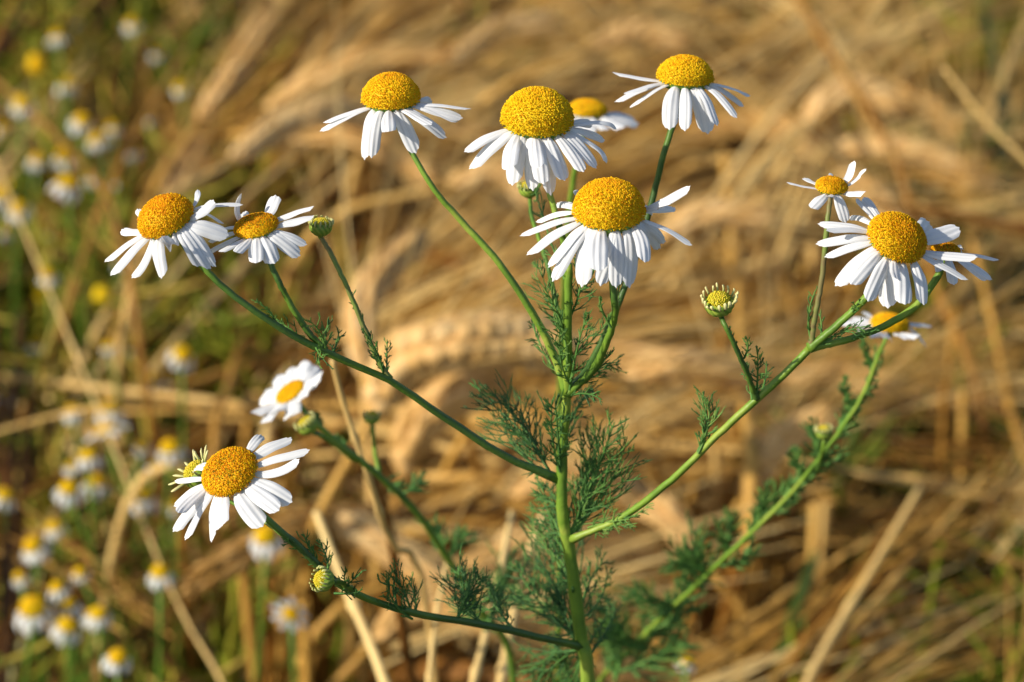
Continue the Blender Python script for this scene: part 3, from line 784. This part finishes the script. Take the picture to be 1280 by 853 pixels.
for (x, y) in FF:
    kd = 3 if (x, y) in ((133, 538), (363, 768)) else None
    tl = (0.5, 0) if kd == 3 else None
    sc_ = BIG.get((x, y), random.uniform(.55, 1.05))
    if x > 800: sc_ = .62
    lb = 'small blurred chamomile ' + where(x, y)
    if (x, y) == (133, 538): lb = 'blurred field daisy turned to face us below a paler pair, left of the lower daisy'
    if (x, y) == (42, 762): lb = 'biggest blurred field chamomile, white skirt and yellow cone, near bottom left corner'
    if (x, y) == (363, 768): lb = 'blurred field daisy with spread petals below the lower left branch'
    if (x, y) == (333, 672): lb = 'blurred white field daisy right behind the lower left daisy'
    if (x, y) == (84, 232): lb = 'brightest blurred chamomile of the upper left cluster, lowest in its column of three'
    if (x, y) == (102, 152): lb = 'blurred chamomile topping the upper left cluster, whitest petals'
    field_flower(x, y, kind=kd, scale=sc_ * 0.8, tilt=tl, label=lb)

# ---- barley ears
def ear_geo(path, thick, awn=0.08, seed=0, tint=.6):
    rs = random.Random(seed)
    path = smooth_path(path, 40)
    seg = np.linalg.norm(np.diff(path, axis=0), axis=1); Ls = np.concatenate([[0], np.cumsum(seg)]); L = Ls[-1]
    eb = MB(); ab = MB()
    nn = max(10, int(L / .0023))
    eb.tube(path, thick * .16, 5, .4)
    for i in range(nn):
        s = (i + .3) / nn * L
        p = np.array([np.interp(s, Ls, path[:, k]) for k in range(3)])
        p2 = np.array([np.interp(min(L, s + .003), Ls, path[:, k]) for k in range(3)]); t = nrm(p2 - p) if s < L - .001 else nrm(path[-1] - path[-2])
        a = nrm(np.cross(t, [0.2, .1, 1])); b_ = np.cross(t, a)
        tap = min(1, .5 + 3 * (1 - s / L)) * min(1, .6 + 3 * s / L)
        for j in range(3):
            th = j * 2 * math.pi / 3 + (math.pi / 3 if i % 2 else 0) + rs.uniform(-.15, .15)
            rd = a * math.cos(th) + b_ * math.sin(th)
            q0 = p + rd * thick * .17 * tap; dr = nrm(t + rd * .30)
            kl = .0092 * tap
            kt = tint + rs.uniform(-.25, .25)
            w = thick * .185 * tap
            eb.tube([q0, q0 + dr * kl * .3, q0 + dr * kl * .65, q0 + dr * kl], [w * .4, w, w * .85, w * .2], 6, kt, cap=False)
            if (i + j) % 3: continue
            q1 = q0 + dr * kl
            d1 = nrm(t + rd * rs.uniform(.12, .3)); al = awn * rs.uniform(.5, 1.0)
            d2 = nrm(d1 + np.array([rs.uniform(-.1, .1), rs.uniform(-.1, .1), rs.uniform(-.2, .05)]))
            ab.tube([q1, q1 + d1 * al * .5, q1 + d1 * al * .5 + d2 * al * .5], [.00028, .00022, .0001], 3, tint + rs.uniform(-.1, .35), cap=False)
    return eb, ab

def barley(pxpath, thick=.0125, awn=.085, tint=.6, label=None, seed=0, world=False, base=None):
    W = [np.asarray(p) if world else P(*p) for p in pxpath]
    d0 = nrm(W[0] - W[1])
    if base is None:
        base = np.array([W[0][0] + d0[0] * .10 + random.uniform(-.02, .02), W[0][1] + d0[1] * .1 + random.uniform(.02, .08), 0.0])
    k1 = W[0] + d0 * .05 + np.array([0, 0, -.01]); k1[2] = max(k1[2], .03)
    root = empty('barley_stalk', base)
    tag(root, label, 'barley', 'ripe barley stalks lying over in the field')
    eb, ab = ear_geo(W, thick, awn, seed, tint)
    e = eb.build('ear', M['ear'], root, base)
    ab.build('awns', M['straw'], e, base)
    sb = MB(); sb.tube(smooth_path([base - np.array([0, 0, .004]), (base + k1) / 2 + np.array([0, 0, .015]), k1, W[0]], 20), np.linspace(.0019, .0012, 20), 6, tint)
    sb.build('stem', M['straw'], root, base)
    return root

EARS = [
    ([(468, 512, .93), (500, 455, .925), (560, 432, .92), (640, 425, .925), (715, 440, .93)], .021, .08, .62, 'big blurred barley ear arching level behind the central leaves'),
    ([(505, 590, .96), (520, 540, .955), (560, 500, .95), (625, 478, .945)], .017, .07, .45, 'yellowish barley ear bowed beneath the big arching ear'),
    ([(455, 470, .98), (450, 400, .985), (470, 350, .99), (520, 300, 1.0)], .013, .11, .7, 'pale barley ear standing up behind the small purple-stemmed bud'),
    ([(380, 640, .95), (440, 660, .95), (510, 700, .95), (560, 740, .95)], .013, .1, .8, 'pale barley ear slanting down under the left branch'),
    ([(640, 620, 1.0), (700, 600, 1.0), (770, 610, 1.0), (830, 640, 1.0)], .012, .08, .55, 'barley ear lying level behind the middle of the stem'),
    ([(780, 470, 1.02), (850, 455, 1.02), (930, 470, 1.03)], .012, .11, .6, 'barley ear lying level between the stem and the lone bud'),
    ([(1110, 330, 1.12), (1120, 285, 1.12), (1095, 245, 1.12), (1060, 225, 1.12)], .012, .09, .7, 'nodding barley ear behind the small right daisy'),
    ([(1000, 170, 1.2), (1030, 130, 1.2), (1075, 110, 1.2), (1120, 130, 1.2)], .012, .09, .75, 'pale barley ear in the upper right haze'),
    ([(180, 330, 1.15), (215, 250, 1.18), (250, 180, 1.2)], .012, .12, .6, 'barley ear rising above the far left daisy'),
    ([(250, 150, 1.2), (300, 80, 1.22), (340, 20, 1.25)], .013, .12, .62, 'barley ear slanting up to the top edge left of the upper daisy'),
    ([(290, 200, 1.1), (350, 160, 1.12), (410, 140, 1.13), (460, 150, 1.14)], .013, .12, .8, 'pale barley ear lying behind the upper left daisy'),
    ([(560, 80, 1.2), (620, 40, 1.22), (690, 30, 1.23)], .013, .11, .7, 'barley ear above the top centre daisy'),
    ([(820, 300, 1.1), (880, 270, 1.1), (950, 270, 1.1)], .012, .11, .65, 'barley ear behind the gap between centre and right daisies'),
    ([(930, 620, .98), (970, 560, .98), (1030, 525, .98)], .013, .09, .6, 'barley ear rising behind the long leafy stem'),
    ([(380, 560, 1.0), (330, 590, 1.0), (280, 640, 1.0)], .011, .07, .4, 'brown barley ear drooping behind the lower left daisy'),
    ([(600, 700, .98), (650, 680, .98), (700, 700, .98)], .012, .08, .55, 'barley ear low behind the stem base'),
    ([(980, 480, 1.05), (1040, 470, 1.05), (1100, 480, 1.05)], .011, .1, .55, 'barley ear lying below the branching right stems'),
    ([(880, 700, .97), (840, 650, .97), (790, 620, .98)], .012, .08, .55, 'barley ear leaning left below the right branch'),
    ([(470, 800, .93), (500, 770, .93), (560, 760, .93), (610, 780, .93)], .012, .08, .5, 'barley ear lowest of all, under the lower left branch'),
    ([(560, 230, 1.12), (620, 215, 1.12), (660, 240, 1.12)], .012, .1, .7, 'barley ear between the top left and top centre daisies'),
    ([(740, 60, 1.25), (790, 40, 1.25), (850, 50, 1.25)], .012, .1, .65, 'barley ear at the top edge behind the topmost daisy'),
]
for i, (p, th, aw, tn, lb) in enumerate(EARS):
    barley(p, th * (1 if i < 2 else .82), aw, tn, lb, i)
# more ears, scattered through the lodged crop
for i in range(44):
    x = random.uniform(240, 1300); y = random.uniform(-30, 880)
    z = random.uniform(.17, .27)
    ray = P(x, y, 1.0) - CAM; s = (z - CAM[2]) / ray[2]; p0 = CAM + ray * s
    az = random.uniform(-.9, .9) + (0 if random.random() < .75 else math.pi)
    dr = np.array([math.cos(az), math.sin(az) * .9, random.uniform(-.2, .35)]); dr = nrm(dr)
    if hole(x, y) or (x > 1050 and y > 420) or (x > 760 and y > 600 and i % 2): continue
    p1 = p0 + dr * .035 + np.array([0, 0, .004]); p2 = p1 + nrm(dr + np.array([0, 0, -.35])) * .035
    pp = proj(p1)
    reg = ('left half' if pp[0] < 640 else 'right half'); reg2 = ('upper' if pp[1] < 290 else 'middle' if pp[1] < 570 else 'lower')
    barley([p0, p1, p2], random.uniform(.0085, .011), .09, random.uniform(.15, .7), 'loose barley ear sunk among the straw in the %s %s of the field' % (reg2, reg), 100 + i, world=True)

# ---- single straws that stand out
def straw(pts, r, tint, label, n=26, mat='straw', ribbon=False, name='straw_stalk', group='single dry stalks crossing the field', toground=True, cat='straw'):
    r = r * .68
    W = [np.asarray(P(*p) if not isinstance(p, np.ndarray) else p) for p in pts]
    path = smooth_path(W, n)
    if toground:
        lo = path[-1]; d0 = nrm(path[-1] - path[-3]); 
        e = lo + d0 * .08; e[2] = max(min(lo[2], e[2]), 0.04)
        path = np.concatenate([path, smooth_path([lo, e, np.array([e[0] + d0[0] * .06, e[1] + .03, -.004])], 10)[1:]])
    org = np.array([path[-1][0], path[-1][1], 0])
    b = MB()
    if ribbon:
        wd = r * 2 * np.sin(np.linspace(.25, 2.9, len(path))) ** .5
        b.ribbon(path, wd, wvec(.8, -.5, .2), tint)
    else:
        rr = np.linspace(r * .7, r, len(path)); 
        for k in (len(path) // 3, 2 * len(path) // 3): rr[k] *= 1.5
        b.tube(path, rr, 7, tint)
    o = b.build(name, M[mat], None, org)
    return tag(o, label, cat, group)
straw([(-20, 165, 1.0), (35, 300, .98), (110, 480, .96), (190, 680, .93), (215, 740, .92)], .0008, .85, 'long thin pale straw slanting down the left side through the field chamomiles')
straw([(-30, 80, 1.2), (60, 160, 1.18), (130, 240, 1.15), (150, 300, 1.1)], .0020, .35, 'thick brown stalk coming in from the upper left edge')
straw([(235, 60, 1.2), (180, 150, 1.15), (130, 250, 1.12), (80, 400, 1.1)], .0019, .4, 'brown stalk crossing the upper left cluster of small flowers')
straw([(-20, 545, 1.0), (60, 522, 1.0), (150, 505, 1.0), (230, 505, 1.08)], .0011, .75, 'pale straw lying level at the left edge')
straw([(1180, 85, 1.0), (1215, 130, 1.0), (1250, 170, 1.0), (1300, 215, 1.0)], .0014, .8, 'pale broken straw reaching in from the right edge')
straw([(985, -20, 1.2), (1030, 50, 1.18), (1080, 130, 1.15), (1120, 200, 1.12), (1160, 330, 1.1)], .0028, .35, 'orange-brown stalk slanting down from the top edge at the right')
straw([(1150, 610, .95), (1085, 720, .93), (1020, 830, .91), (1000, 880, .90)], .0019, .85, 'pale straw leaning left at the lower right')
straw([(1235, 590, 1.0), (1150, 690, .97), (1060, 790, .94), (1010, 860, .92)], .0017, .7, 'second pale straw leaning left beside the lower right weeds')
straw([(905, 190, 1.2), (915, 290, 1.14), (925, 400, 1.09), (930, 500, 1.04)], .0034, .62, 'upright pinkish straw above the lone half-open bud')
straw([(425, 320, 1.2), (408, 360, 1.18), (390, 405, 1.14), (378, 440, 1.12)], .0030, .95, 'short pale upright straw behind the purple-stemmed bud')
straw([(330, 320, 1.2), (310, 400, 1.14), (290, 470, 1.07)], .0022, .45, 'tan straw rising between the two left daisies')
straw([(415, 450, .66), (428, 500, .665), (448, 560, .67), (462, 600, .675), (480, 660, .69)], .0011, .85, 'thin crinkled dry stalk hanging below the left fork')
straw([(440, 560, .75), (470, 610, .76), (490, 680, .77), (500, 760, .78)], .0020, .15, 'rusty brown stalk beside the left slanting stem')
straw([(395, 640, .8), (430, 730, .79), (465, 810, .78), (490, 880, .77)], .0020, .95, 'pale green-white straw under the lower left branch')
straw([(560, 700, .75), (545, 770, .74), (535, 860, .73)], .0009, .9, 'thin straw standing left of the stem base')
straw([(640, 640, .78), (620, 740, .76), (590, 860, .74)], .0014, .95, 'pale straw leaning beside the stem base')
straw([(680, 640, .80), (650, 730, .78), (625, 860, .75)], .0018, .9, 'wide pale straw just left of the stem base')
straw([(1215, 300, 1.1), (1240, 400, 1.08), (1265, 520, 1.05)], .0022, .5, 'tan straw falling down the right edge')
straw([(1090, 255, 1.1), (1180, 268, 1.1), (1300, 290, 1.1)], .0030, .2, 'dark brown stalk lying level behind the large right daisy')
straw([(1225, -20, 1.31), (1240, 60, 1.28), (1258, 150, 1.24), (1250, 220, 1.22)], .0036, .1, 'green grass blade hanging in from the top right corner', mat='grass', ribbon=True, name='grass_blade', cat='grass', group='green blades standing out of the straw')
straw([(1020, 690, .97), (1000, 750, .95), (975, 830, .93), (970, 880, .92)], .0032, .3, 'blurred green grass blade low between the straws right of the stem', mat='grass', ribbon=True, name='grass_blade', cat='grass', group='green blades standing out of the straw')

# ---- mass of lodged straw: each stalk rooted, arching over
def hfield(x, y):
    h = 0.22 + .03 * math.sin(5.1 * x + 1.3) * math.cos(4.3 * y)
    return h
def gen_straw(x, y, lean, h, Ln, wave):
    """stalk rising from the ground then bending over in direction lean"""
    dx, dy = math.cos(lean), math.sin(lean)
    n = 8; out = []
    for i in range(n):
        u = i / (n - 1)
        out.append((x + dx * Ln * (u ** 1.5) + wave * math.sin(u * 4) * -dy, y + dy * Ln * (u ** 1.5) + wave * math.sin(u * 4) * dx,
                    h * math.sin(min(1.0, u * 1.25) * math.pi / 2) - .10 * h * max(0, u - .7) / .3))
    return np.array(out)
cand = []
def flow(px, py):
    """(direction of the lodged crop over the ground, spread, share of upright stalks)"""
    if px < 430 and py < 420: return 1.15, .35, .10
    if px < 430: return .9, .7, .35
    if px < 760 and py < 400: return .95 - .0008 * (px - 430), .28, .05
    if py < 230: return .9, .7, .3
    if py < 560 and px < 1150: return .12, .22, .10
    if px > 820: return .5, .6, .65
    return .45, .5, .30
def at_z(px, py, z):
    ray = P(px, py, 1.0) - CAM
    return CAM + ray * ((z - CAM[2]) / ray[2])
NS = 1200
for i in range(NS):                                    # stalks rising from the ground and bending over
    if i < 620:
        y = random.uniform(.55, 2.3); x = random.uniform(-.36, .36) * (y + .25) * 0.95
    else:
        y = random.uniform(.45, 4.0); x = random.uniform(-2.2, 2.2)
    left = (x / (y + .3)) < -.09
    qx = proj(np.array([x, y, .2]))
    lean = random.gauss(flow(qx[0], qx[1])[0], .5) if random.random() < .8 else random.uniform(0, 6.283)
    if left and random.random() < .8: continue
    if x / (y + .3) > .13 and y < 1.2 and random.random() < .35: continue
    h = random.uniform(.05, .22) * (0.72 if left else 1.0)
    if h > .08 and (hole(qx[0], qx[1]) or (780 < qx[0] < 1060 and qx[1] > 540 and random.random() < .6)): h *= .4
    if y < .78: h = min(h, .15)
    Ln = random.uniform(.08, .32)
    x -= math.cos(lean) * Ln * .6
    pth = gen_straw(x, y, lean, h, Ln, random.uniform(-.02, .02))
    tn = min(1, max(0, random.gauss(.42, .26)))
    cand.append((pth, random.uniform(.0009, .0017), tn, h))
for c in range(430):                                   # swathes of long straight straws lying together, each swathe of one tone
    if c < 360:
        px = random.uniform(-150, 1430); py = random.uniform(-120, 960); z = random.choice((random.uniform(.05, .16), random.uniform(.16, .26)))
        ctr = at_z(px, py, z); fl, sp, up = flow(px, py)
    else:
        z = random.uniform(.08, .22); ctr = np.array([random.uniform(-2.2, 2.2), random.uniform(.9, 4), z]); px = 640; fl, sp, up = random.uniform(-.3, 1.3), .5, .3
        if abs(ctr[0]) < .36 * (ctr[1] + .2): continue
    if px < 340 and random.random() < (.88 if py > 180 else .6): continue
    if px > 1080 and py > 480 and random.random() < .8: continue
    if px > 740 and py > 580 and random.random() < .78: continue
    if 200 < px < 470 and 370 < py < 560 and random.random() < .5: continue
    if px > 1100 and random.random() < .6: continue
    if hole(px, py): continue
    az = random.gauss(fl, sp)
    upright = random.random() < up
    tn = random.choice((random.uniform(.0, .35), random.uniform(.45, .75), random.uniform(.7, 1)))
    if z < .14: tn *= .55  # swathes deep in the mat get shade painted in as darker straw
    wide = random.uniform(.004, .018)
    for k in range(random.randint(4, 13)):
        a = az + random.gauss(0, .09)
        L = random.uniform(.09, .26)
        if upright:
            top = ctr + np.array([random.gauss(0, wide), random.gauss(0, wide), random.uniform(-.03, .03)]); top[2] = min(top[2], .27)
            g = np.array([top[0] - math.cos(a) * .05 + random.gauss(0, .012), top[1] - math.sin(a) * .05, -.003])
            pth = smooth_path([g, (g + top) / 2 + np.array([random.gauss(0, .006), 0, .01]), top], 8)
        else:
            d = np.array([math.cos(a), math.sin(a), random.gauss(0, .06)])
            m = ctr + np.array([-math.sin(a), math.cos(a), 0]) * random.gauss(0, wide) + d * random.gauss(0, .03) + np.array([0, 0, random.uniform(-.02, .012)])
            sag = random.uniform(0, .012)
            pth = smooth_path([m - d * L / 2 - [0, 0, sag + .01], m, m + d * L / 2 - [0, 0, sag]], 8)
            pth[:, 2] = np.maximum(pth[:, 2], .004)
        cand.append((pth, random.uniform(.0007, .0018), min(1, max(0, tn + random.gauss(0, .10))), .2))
for c in range(150):                                   # upright stalks still standing: the lower right and the middle right, some at the left
    if c < 85: px, py = random.gauss(930, 60), random.uniform(520, 700)
    elif c < 120: px, py = random.uniform(880, 1250), random.uniform(250, 520)
    else: px, py = random.uniform(200, 480), random.uniform(560, 760)
    top = at_z(px, py, random.uniform(.21, .27)); a = random.gauss(1.2, .9); l = random.uniform(.01, .05)
    g = np.array([top[0] - math.cos(a) * l, top[1] - math.sin(a) * l, -.003])
    cand.append((smooth_path([g, (g + top) / 2 + np.array([random.gauss(0, .004), 0, .01]), top], 8), random.uniform(.0010, .0019), random.choice((random.uniform(.3, .5), random.uniform(.5, .8))), .23))
# score by how large they show in the picture
sc_list = []
for i, (pth, r, tn, h) in enumerate(cand):
    a = proj(pth[3]); b_ = proj(pth[-1])
    inf = sum(1 for p in pth if (lambda q: q[2] > .3 and 0 < q[0] < 1280 and 0 < q[1] < 853)(proj(p)))
    sc_list.append((inf * h * h * r / max(.3, a[2]) ** 2, i))
sc_list.sort(reverse=True)
top_i = set(i for _, i in sc_list[:200])
mass = MB()
def tone(t): return 'dark brown' if t < .35 else 'tan' if t < .68 else 'pale'
for i, (pth, r, tn, h) in enumerate(cand):
    if i in top_i:
        org = np.array([pth[0][0], pth[0][1], 0])
        b = MB(); b.tube(smooth_path(list(pth), 16), r, 6, tn)
        o = b.build('straw_stalk', M['straw'], None, org)
        q = proj(pth[4])
        reg = ('left' if q[0] < 427 else 'centre' if q[0] < 853 else 'right'); reg2 = ('upper' if q[1] < 290 else 'middle' if q[1] < 570 else 'lower')
        tag(o, '%s dry straw lying among others in the %s %s of the blurred field' % (tone(tn), reg2, reg), 'straw', 'dry straws lying in the field')
    else:
        mass.tube(pth, r, 4, tn, cap=False)
# flat thatch underneath + dry leaf blades + loose awns
for i in range(3600):
    y = random.uniform(.6, 2.4) if i < 2800 else random.uniform(.4, 4); x = random.uniform(-.36, .36) * (y + .3) if i < 2800 else random.uniform(-2.2, 2.2)
    left = (x / (y + .3)) < -.09
    lean = random.gauss(.3, .8); L = random.uniform(.06, .2)
    z0 = random.uniform(.005, .10) * (.6 if left else 1); z1 = max(.004, z0 + random.uniform(-.04, .04))
    d = np.array([math.cos(lean), math.sin(lean), 0]) * L
    p = np.array([x, y, z0]); q = np.array([x, y, z1]) + d; m = (p + q) / 2 + np.array([random.uniform(-.01, .01), random.uniform(-.01, .01), random.uniform(-.005, .02)])
    tn = min(1, max(0, random.gauss(.12, .12)))  # very dark tint: shade of the gaps put into the thatch colour
    pp = smooth_path([p, m, q], 6)
    if i % 3 == 0:
        mass.ribbon(pp, np.array([.6, 1, 1, .9, .7, .1]) * random.uniform(.003, .008), nrm([random.gauss(0, 1), random.gauss(0, 1), random.gauss(0, .6)]), tn)
    else:
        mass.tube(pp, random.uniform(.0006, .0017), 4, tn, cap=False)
for c in range(300):   # withered leaf blades, twisted, broad
    px = random.uniform(120, 1330); py = random.uniform(-60, 900)
    if hole(px, py) or (px < 340 and random.random() < .6): continue
    if px > 740 and py > 560 and random.random() < .6: continue
    z = random.uniform(.08, .23); p0 = at_z(px, py, z); fl, sp, up = flow(px, py)
    az = random.gauss(fl, sp * 1.6); L = random.uniform(.05, .14)
    d = np.array([math.cos(az), math.sin(az), random.gauss(0, .35)]) * L
    pp = smooth_path([p0 - d * .5, p0 + np.array([0, 0, random.uniform(0, .015)]), p0 + d * .5], 8); pp[:, 2] = np.maximum(pp[:, 2], .003)
    mass.ribbon(pp, np.array([.5, .9, 1, 1, .95, .8, .5, .1]) * random.uniform(.0035, .009), nrm([random.gauss(0, 1), random.gauss(0, 1), random.gauss(0, .7)]), random.choice((random.uniform(.0, .3), random.uniform(.15, .45), random.uniform(.5, .9))), fold=.4)
for c in range(330):   # sprays of fine awns lying over the top
    px = random.uniform(200, 1330); py = random.uniform(-60, 900)
    if hole(px, py) or (px < 340 and random.random() < .7): continue
    p0 = at_z(px, py, random.uniform(.17, .255)); fl, sp, up = flow(px, py)
    az = random.gauss(fl, sp); el = random.uniform(-.1, .35); tn = random.gauss(.68, .2)
    for k in range(random.randint(7, 16)):
        a = az + random.gauss(0, .11); L = random.uniform(.06, .12)
        d = np.array([math.cos(a), math.sin(a), el + random.gauss(0, .08)]) * L
        p = p0 + np.array([random.gauss(0, .005), random.gauss(0, .005), 0]) + d * random.uniform(0, .3)
        mass.tube([p, p + d * .5 + [0, 0, .003], p + d], [.00055, .00042, .00018], 3, min(1, max(0, tn + random.gauss(0, .1))), cap=False)
tag(mass.build('dry_straw', M['straw']), 'dense mat of dry straw and awns filling the field behind the plants', 'straw', kind='stuff')

# ---- green undergrowth of the field (feathery chamomile foliage, yellow buds) and grass
wb = MB(); yb = MB()
for i in range(5200):
    y = random.uniform(.7, 2.2); x = random.uniform(-.40, .36) * (y + .3)
    qx, qy, _ = proj(np.array([x, y, .2]))
    k = 1.0 if qx < 300 else .75 if qx < 400 else .03
    if qx > 1030 and qy > 450: k = 1.0
    if qx > 1080 and 30 < qy <= 450: k = 1.0
    if qy < 120: k = max(k, .55 if qy < 50 else .3)
    if 340 < qx < 1050 and qy > 640: k = max(k, .12)
    if random.random() > k: continue
    h = random.uniform(.14, .27) if (qx < 300 or qx > 1080) else random.uniform(.12, .25)
    ub = random.random() < .16 and qx < 230
    top = np.array([x + random.uniform(-.03, .03), y + random.uniform(-.03, .03), h])
    pth = smooth_path([np.array([x, y, 0]), (np.array([x, y, 0]) + top) / 2 + np.array([random.uniform(-.01, .01), 0, 0]), top], 6)
    tn = random.uniform(.15, 1) * (1 if qx < 700 else .6)
    if ub:
        a_ = np.arange(5) / 4 * math.pi
        yb.tube(np.array([top + [0, 0, .004 - .004 * math.cos(q)] for q in a_]), np.maximum(.0002, .0034 * np.sin(a_)), 6, random.uniform(0.3, .9), cap=False)
    wb.tube(pth, [.0016, .0015, .0014, .0013, .0012, .001], 4, tn, cap=False)
    for k in range(11):
        u = random.uniform(.35, 1); p = np.array([np.interp(u, np.linspace(0, 1, 6), pth[:, c]) for c in range(3)])
        for q in range(3):
            d = nrm([random.gauss(0, 1), random.gauss(0, 1), random.uniform(0, 1.2)]) * random.uniform(.012, .032)
            wb.tube([p, p + d * .6, p + d + [0, 0, .003]], [.0012, .0010, .0005], 3, tn + random.uniform(-.3, .2), cap=False)
tag(wb.build('undergrowth', M['weed']), 'yellow-green feathery undergrowth spread through the field, thickest at the left', 'undergrowth', kind='stuff')
tag(yb.build('yellow_buds', M['disc']), 'countless tiny yellow buds speckling the blurred undergrowth', 'buds', kind='stuff')
gb = MB()
for i in range(1300):
    y = random.uniform(.6, 2.4); x = random.uniform(-.36, .36) * (y + .3)
    f = x / (y + .25)
    if abs(f) < .10 and random.random() < .95: continue
    h = random.uniform(.10, .28); a = random.uniform(0, 6.28); l = random.uniform(.03, .12)
    p0 = np.array([x, y, 0.]); p1 = np.array([x + math.cos(a) * l * .3, y + math.sin(a) * l * .3, h * .65]); p2 = np.array([x + math.cos(a) * l, y + math.sin(a) * l, h])
    gb.ribbon(smooth_path([p0, p1, p2], 7), np.array([.8, 1, 1, .9, .7, .45, .05]) * random.uniform(.002, .0045), [math.sin(a), -math.cos(a), 0.1], random.uniform(0, 1))
tag(gb.build('grass', M['grass']), 'green grass blades growing through the straw', 'grass', kind='stuff')
print('verts', sum(len(m.vertices) for m in bpy.data.meshes), 'objs', len(bpy.data.objects))
